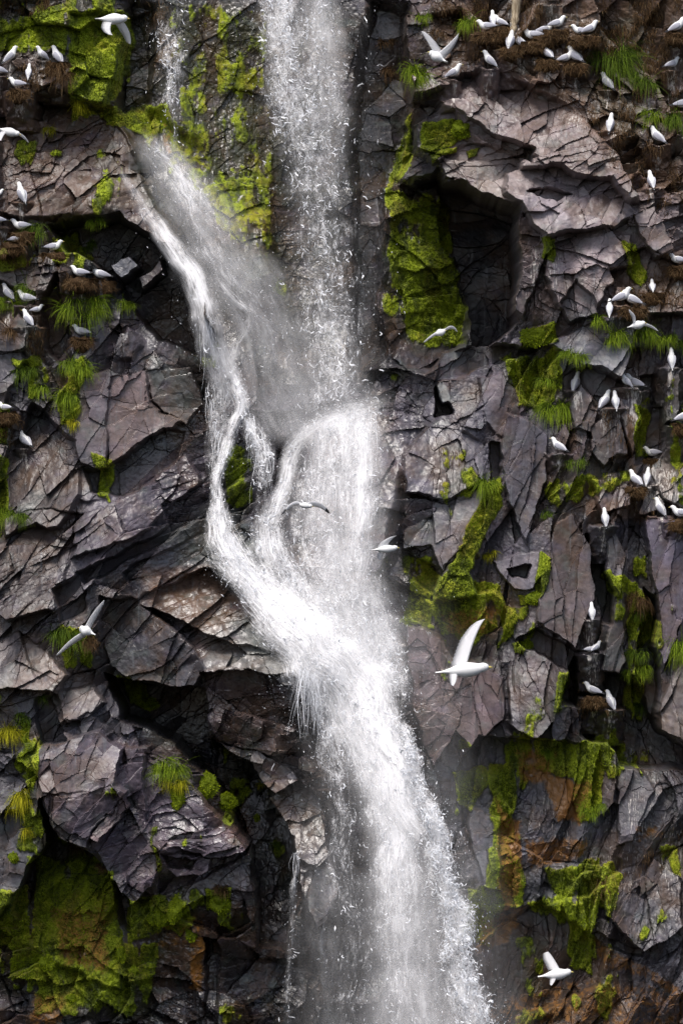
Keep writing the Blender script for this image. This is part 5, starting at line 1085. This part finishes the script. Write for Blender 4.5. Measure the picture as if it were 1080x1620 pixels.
# flying gulls: beak, tail, body radius, wings [(wrist, tip, chord px, depth of wrist, depth of tip)], all in photo-plane units
def fly(label, beak, tail, rad, wings, dist=1.6, black=True, fan=1.0):
    bk = np.array(beak, float); tl = np.array(tail, float); c = (bk + tl) / 2; ax = (bk - tl); Lb = np.hypot(*ax) / 100; a2 = np.array([ax[0], -ax[1]]) / np.hypot(*ax)
    hb = hmax(c[0], c[1], 30) + dist; kx = (DC - hb) / DC
    r = empty('flying_gull', ((c[0] - 540) / 100 * kx, -hb, (810 - c[1]) / 100 * kx + Z0)); tag(r, label, 'gull', 'gulls in flight'); r.scale = (kx,) * 3
    F3 = np.array([a2[0], 0, a2[1]]); U3 = np.array([-a2[1], 0, a2[0]]); U3 = U3 * (1 if U3[2] >= 0 else -1); S3 = np.cross(U3, F3)
    M = np.stack([F3, S3, U3], 0)
    Rr = rad / 100
    rows = smooth_rows([(-.52*Lb,0,0,Rr*.75*fan,Rr*.10),(-.42*Lb,0,0,Rr*.70*fan,Rr*.14),(-.30*Lb,0,0,Rr*.45,Rr*.34),(-.15*Lb,0,0,Rr*.75,Rr*.72),(.02*Lb,0,0,Rr,Rr),(.16*Lb,0,0,Rr*.9,Rr*.9),(.27*Lb,0,.01*Lb,Rr*.62,Rr*.66),(.34*Lb,0,.02*Lb,Rr*.60,Rr*.62),(.40*Lb,0,.018*Lb,Rr*.42,Rr*.42),(.43*Lb,0,.012*Lb,Rr*.12,Rr*.12)], 3)
    V, F = loft(rows, 14); child('body', mesh_np('body', V @ M, F, M_white, smoothf=True).data, r)
    V, F = loft([(.42*Lb,0,.012*Lb,Rr*.16,Rr*.18),(.46*Lb,0,.010*Lb,Rr*.13,Rr*.15),(.50*Lb,0,.0,Rr*.03,Rr*.04)], 8); child('beak', mesh_np('beak', V @ M, F, M_beak, smoothf=True).data, r)
    for sg in (-1, 1):
        V, F = loft([(.355*Lb-.006,sg*Rr*.50,.035*Lb,.001,.001),(.355*Lb-.002,sg*Rr*.52,.035*Lb,Rr*.10,.005),(.355*Lb+.002,sg*Rr*.52,.035*Lb,Rr*.10,.005),(.355*Lb+.006,sg*Rr*.50,.035*Lb,.001,.001)], 6); child('eye', mesh_np('eye', V @ M, F, M_black, smoothf=True).data, r)
    for wi, (root, wrist, tip, chord, dw, dt, cvec) in enumerate(wings):
        def P3(p, dpt): return np.array([(p[0] - c[0]) / 100, -dpt, (c[1] - p[1]) / 100])
        ctrl = np.array([P3(root, 0), P3(wrist, dw), P3(tip, dt)]); n = 15
        n = 34; pts = []
        for q in np.linspace(0, 1, n):
            # quadratic through wrist at .45
            q0, q1, q2 = (q - .45) * (q - 1) / .45, q * (q - 1) / (.45 * -.55), q * (q - .45) / .55
            pts.append(ctrl[0] * q0 + ctrl[1] * q1 + ctrl[2] * q2)
        pts = np.array(pts); qs = np.linspace(0, 1, n)
        cv = np.array([cvec[0], 0, -cvec[1]], float) if cvec else -F3
        cv = norm(cv + np.array([0, .25, 0]))
        ch = chord / 100 * np.interp(qs, [0, .2, .45, .75, .92, 1], [1.1, 1.05, 1.0, .72, .46, .06]) * (1 - .05 * (np.arange(n) % 2))
        thick = .010 * np.interp(qs, [0, .5, 1], [1.3, .8, .3])
        upn = norm(np.cross(np.gradient(pts, axis=0), cv)); NS = 6; V = []
        for k in range(n):
            for w, h in ((0, 0), (.15, .9), (.5, .8), (1, .05), (.5, -.5), (.15, -.6)):
                V.append(pts[k] + cv * ch[k] * w + upn[k] * thick[k] * h * .5)
        V = np.array(V); F = []; nb_ = n - 7 if black else n
        def strip(k0, k1):
            F = []
            for k in range(k0, k1):
                for q in range(NS):
                    a0, a1 = k * NS + q, k * NS + (q + 1) % NS; F += [[a0, a1, a1 + NS], [a0, a1 + NS, a0 + NS]]
            F += [[k0 * NS, k0 * NS + q + 1, k0 * NS + q] for q in range(1, NS - 1)] + [[k1 * NS, k1 * NS + q, k1 * NS + q + 1] for q in range(1, NS - 1)]
            return np.array(F)
        w = child('wing', mesh_np('wing', V, strip(0, nb_ - 1), M_wing, smoothf=True).data, r)
        if black: child('wing_tip', mesh_np('wing_tip', V, strip(nb_ - 1, n - 1), M_black, smoothf=True).data, w)
# (mesh_np links a temporary object for each part; drop those with no parent afterwards)
keepers = set(o.name for o in bpy.data.objects)
fly("gull flying right with both wings swept down, over the mossy upper left corner", (206,30), (152,30), 9, [((182,27),(176,44),(180,58),16,.12,.22,(-1,.0)),((190,27),(203,46),(206,68),16,-.12,-.2,(-1,-.05))], 1.0, False)
fly("gull flying with wings raised in a V beside the pale right rock", (676,82), (707,99), 8, [((686,84),(676,68),(666,50),14,.03,.05,(.95,-.1)),((692,84),(708,70),(725,52),15,-.03,-.05,(.2,1))], 1.0, False, 2.0)
fly("gull flying at the left edge across the brown ramp, one wing down", (34,214), (-4,203), 7, [((14,205),(8,214),(4,224),13,.1,.2,(-1,0)),((22,209),(34,211),(45,224),6,-.1,-.2,(-1,.5))], .8, False)
fly("gull gliding with bent wings before the mossy cave wall", (706,523), (684,530), 6, [((692,524),(682,530),(669,542),5,.1,.15,(.3,1)),((700,523),(713,515),(724,524),6,-.1,-.2,(-.3,1))], 1.4, False)
fly("gull with dark wing tips gliding in front of the waterfall", (496,802), (466,797), 5, [((476,795),(462,795),(445,815),6,.1,.2,(.5,1)),((486,795),(505,795),(522,812),9,-.1,-.2,(-.5,1))], 2.8, True)
fly("small gull flying right along the waterfall's right edge", (632,867), (588,870), 6.5, [((612,865),(617,856),(627,847),15,.05,.12,(-1,.1)),((612,870),(606,877),(601,886),10,-.03,-.08,(-1,-.1))], 2.8, False)
fly("gull with very long narrow wings over the lower left rocks", (124,993), (151,1004), 8.5, [((133,995),(146,972),(166,949),10,.1,.2,(.7,.7)),((131,1000),(112,1012),(88,1037),9,-.1,-.2,(.5,.8))], 1.2, False, 1.8)
fly("largest gull flying right with one broad wing raised and yellow beak", (779,1056), (690,1064), 12, [((738,1052),(752,1010),(768,980),25,-.25,-.4,(-1,.1)),((722,1060),(722,1072),(716,1084),13,.15,.3,(-.9,.0))], 2.2, False)
fly("gull flying right low over the brown lower right rocks", (907,1538), (851,1545), 9, [((885,1533),(876,1518),(868,1509),18,-.2,-.35,(-1,.15)),((880,1544),(877,1550),(871,1557),9,.1,.2,(-1,0))], 1.6, False)
fly("gull flying with spread wings over the tufts by the dead grass nest", (1022,511), (992,518), 7, [((1004,508),(1003,500),(993,490),8,.1,.15,(-.5,.8)),((1014,510),(1028,513),(1042,523),5,-.1,-.15,(-.5,.8))], .7, False)
for o in list(bpy.data.objects):
    if o.name not in keepers and o.parent is None and o.type == 'MESH': bpy.data.objects.remove(o)
for o in bpy.data.objects:      # keep plain names
    pass
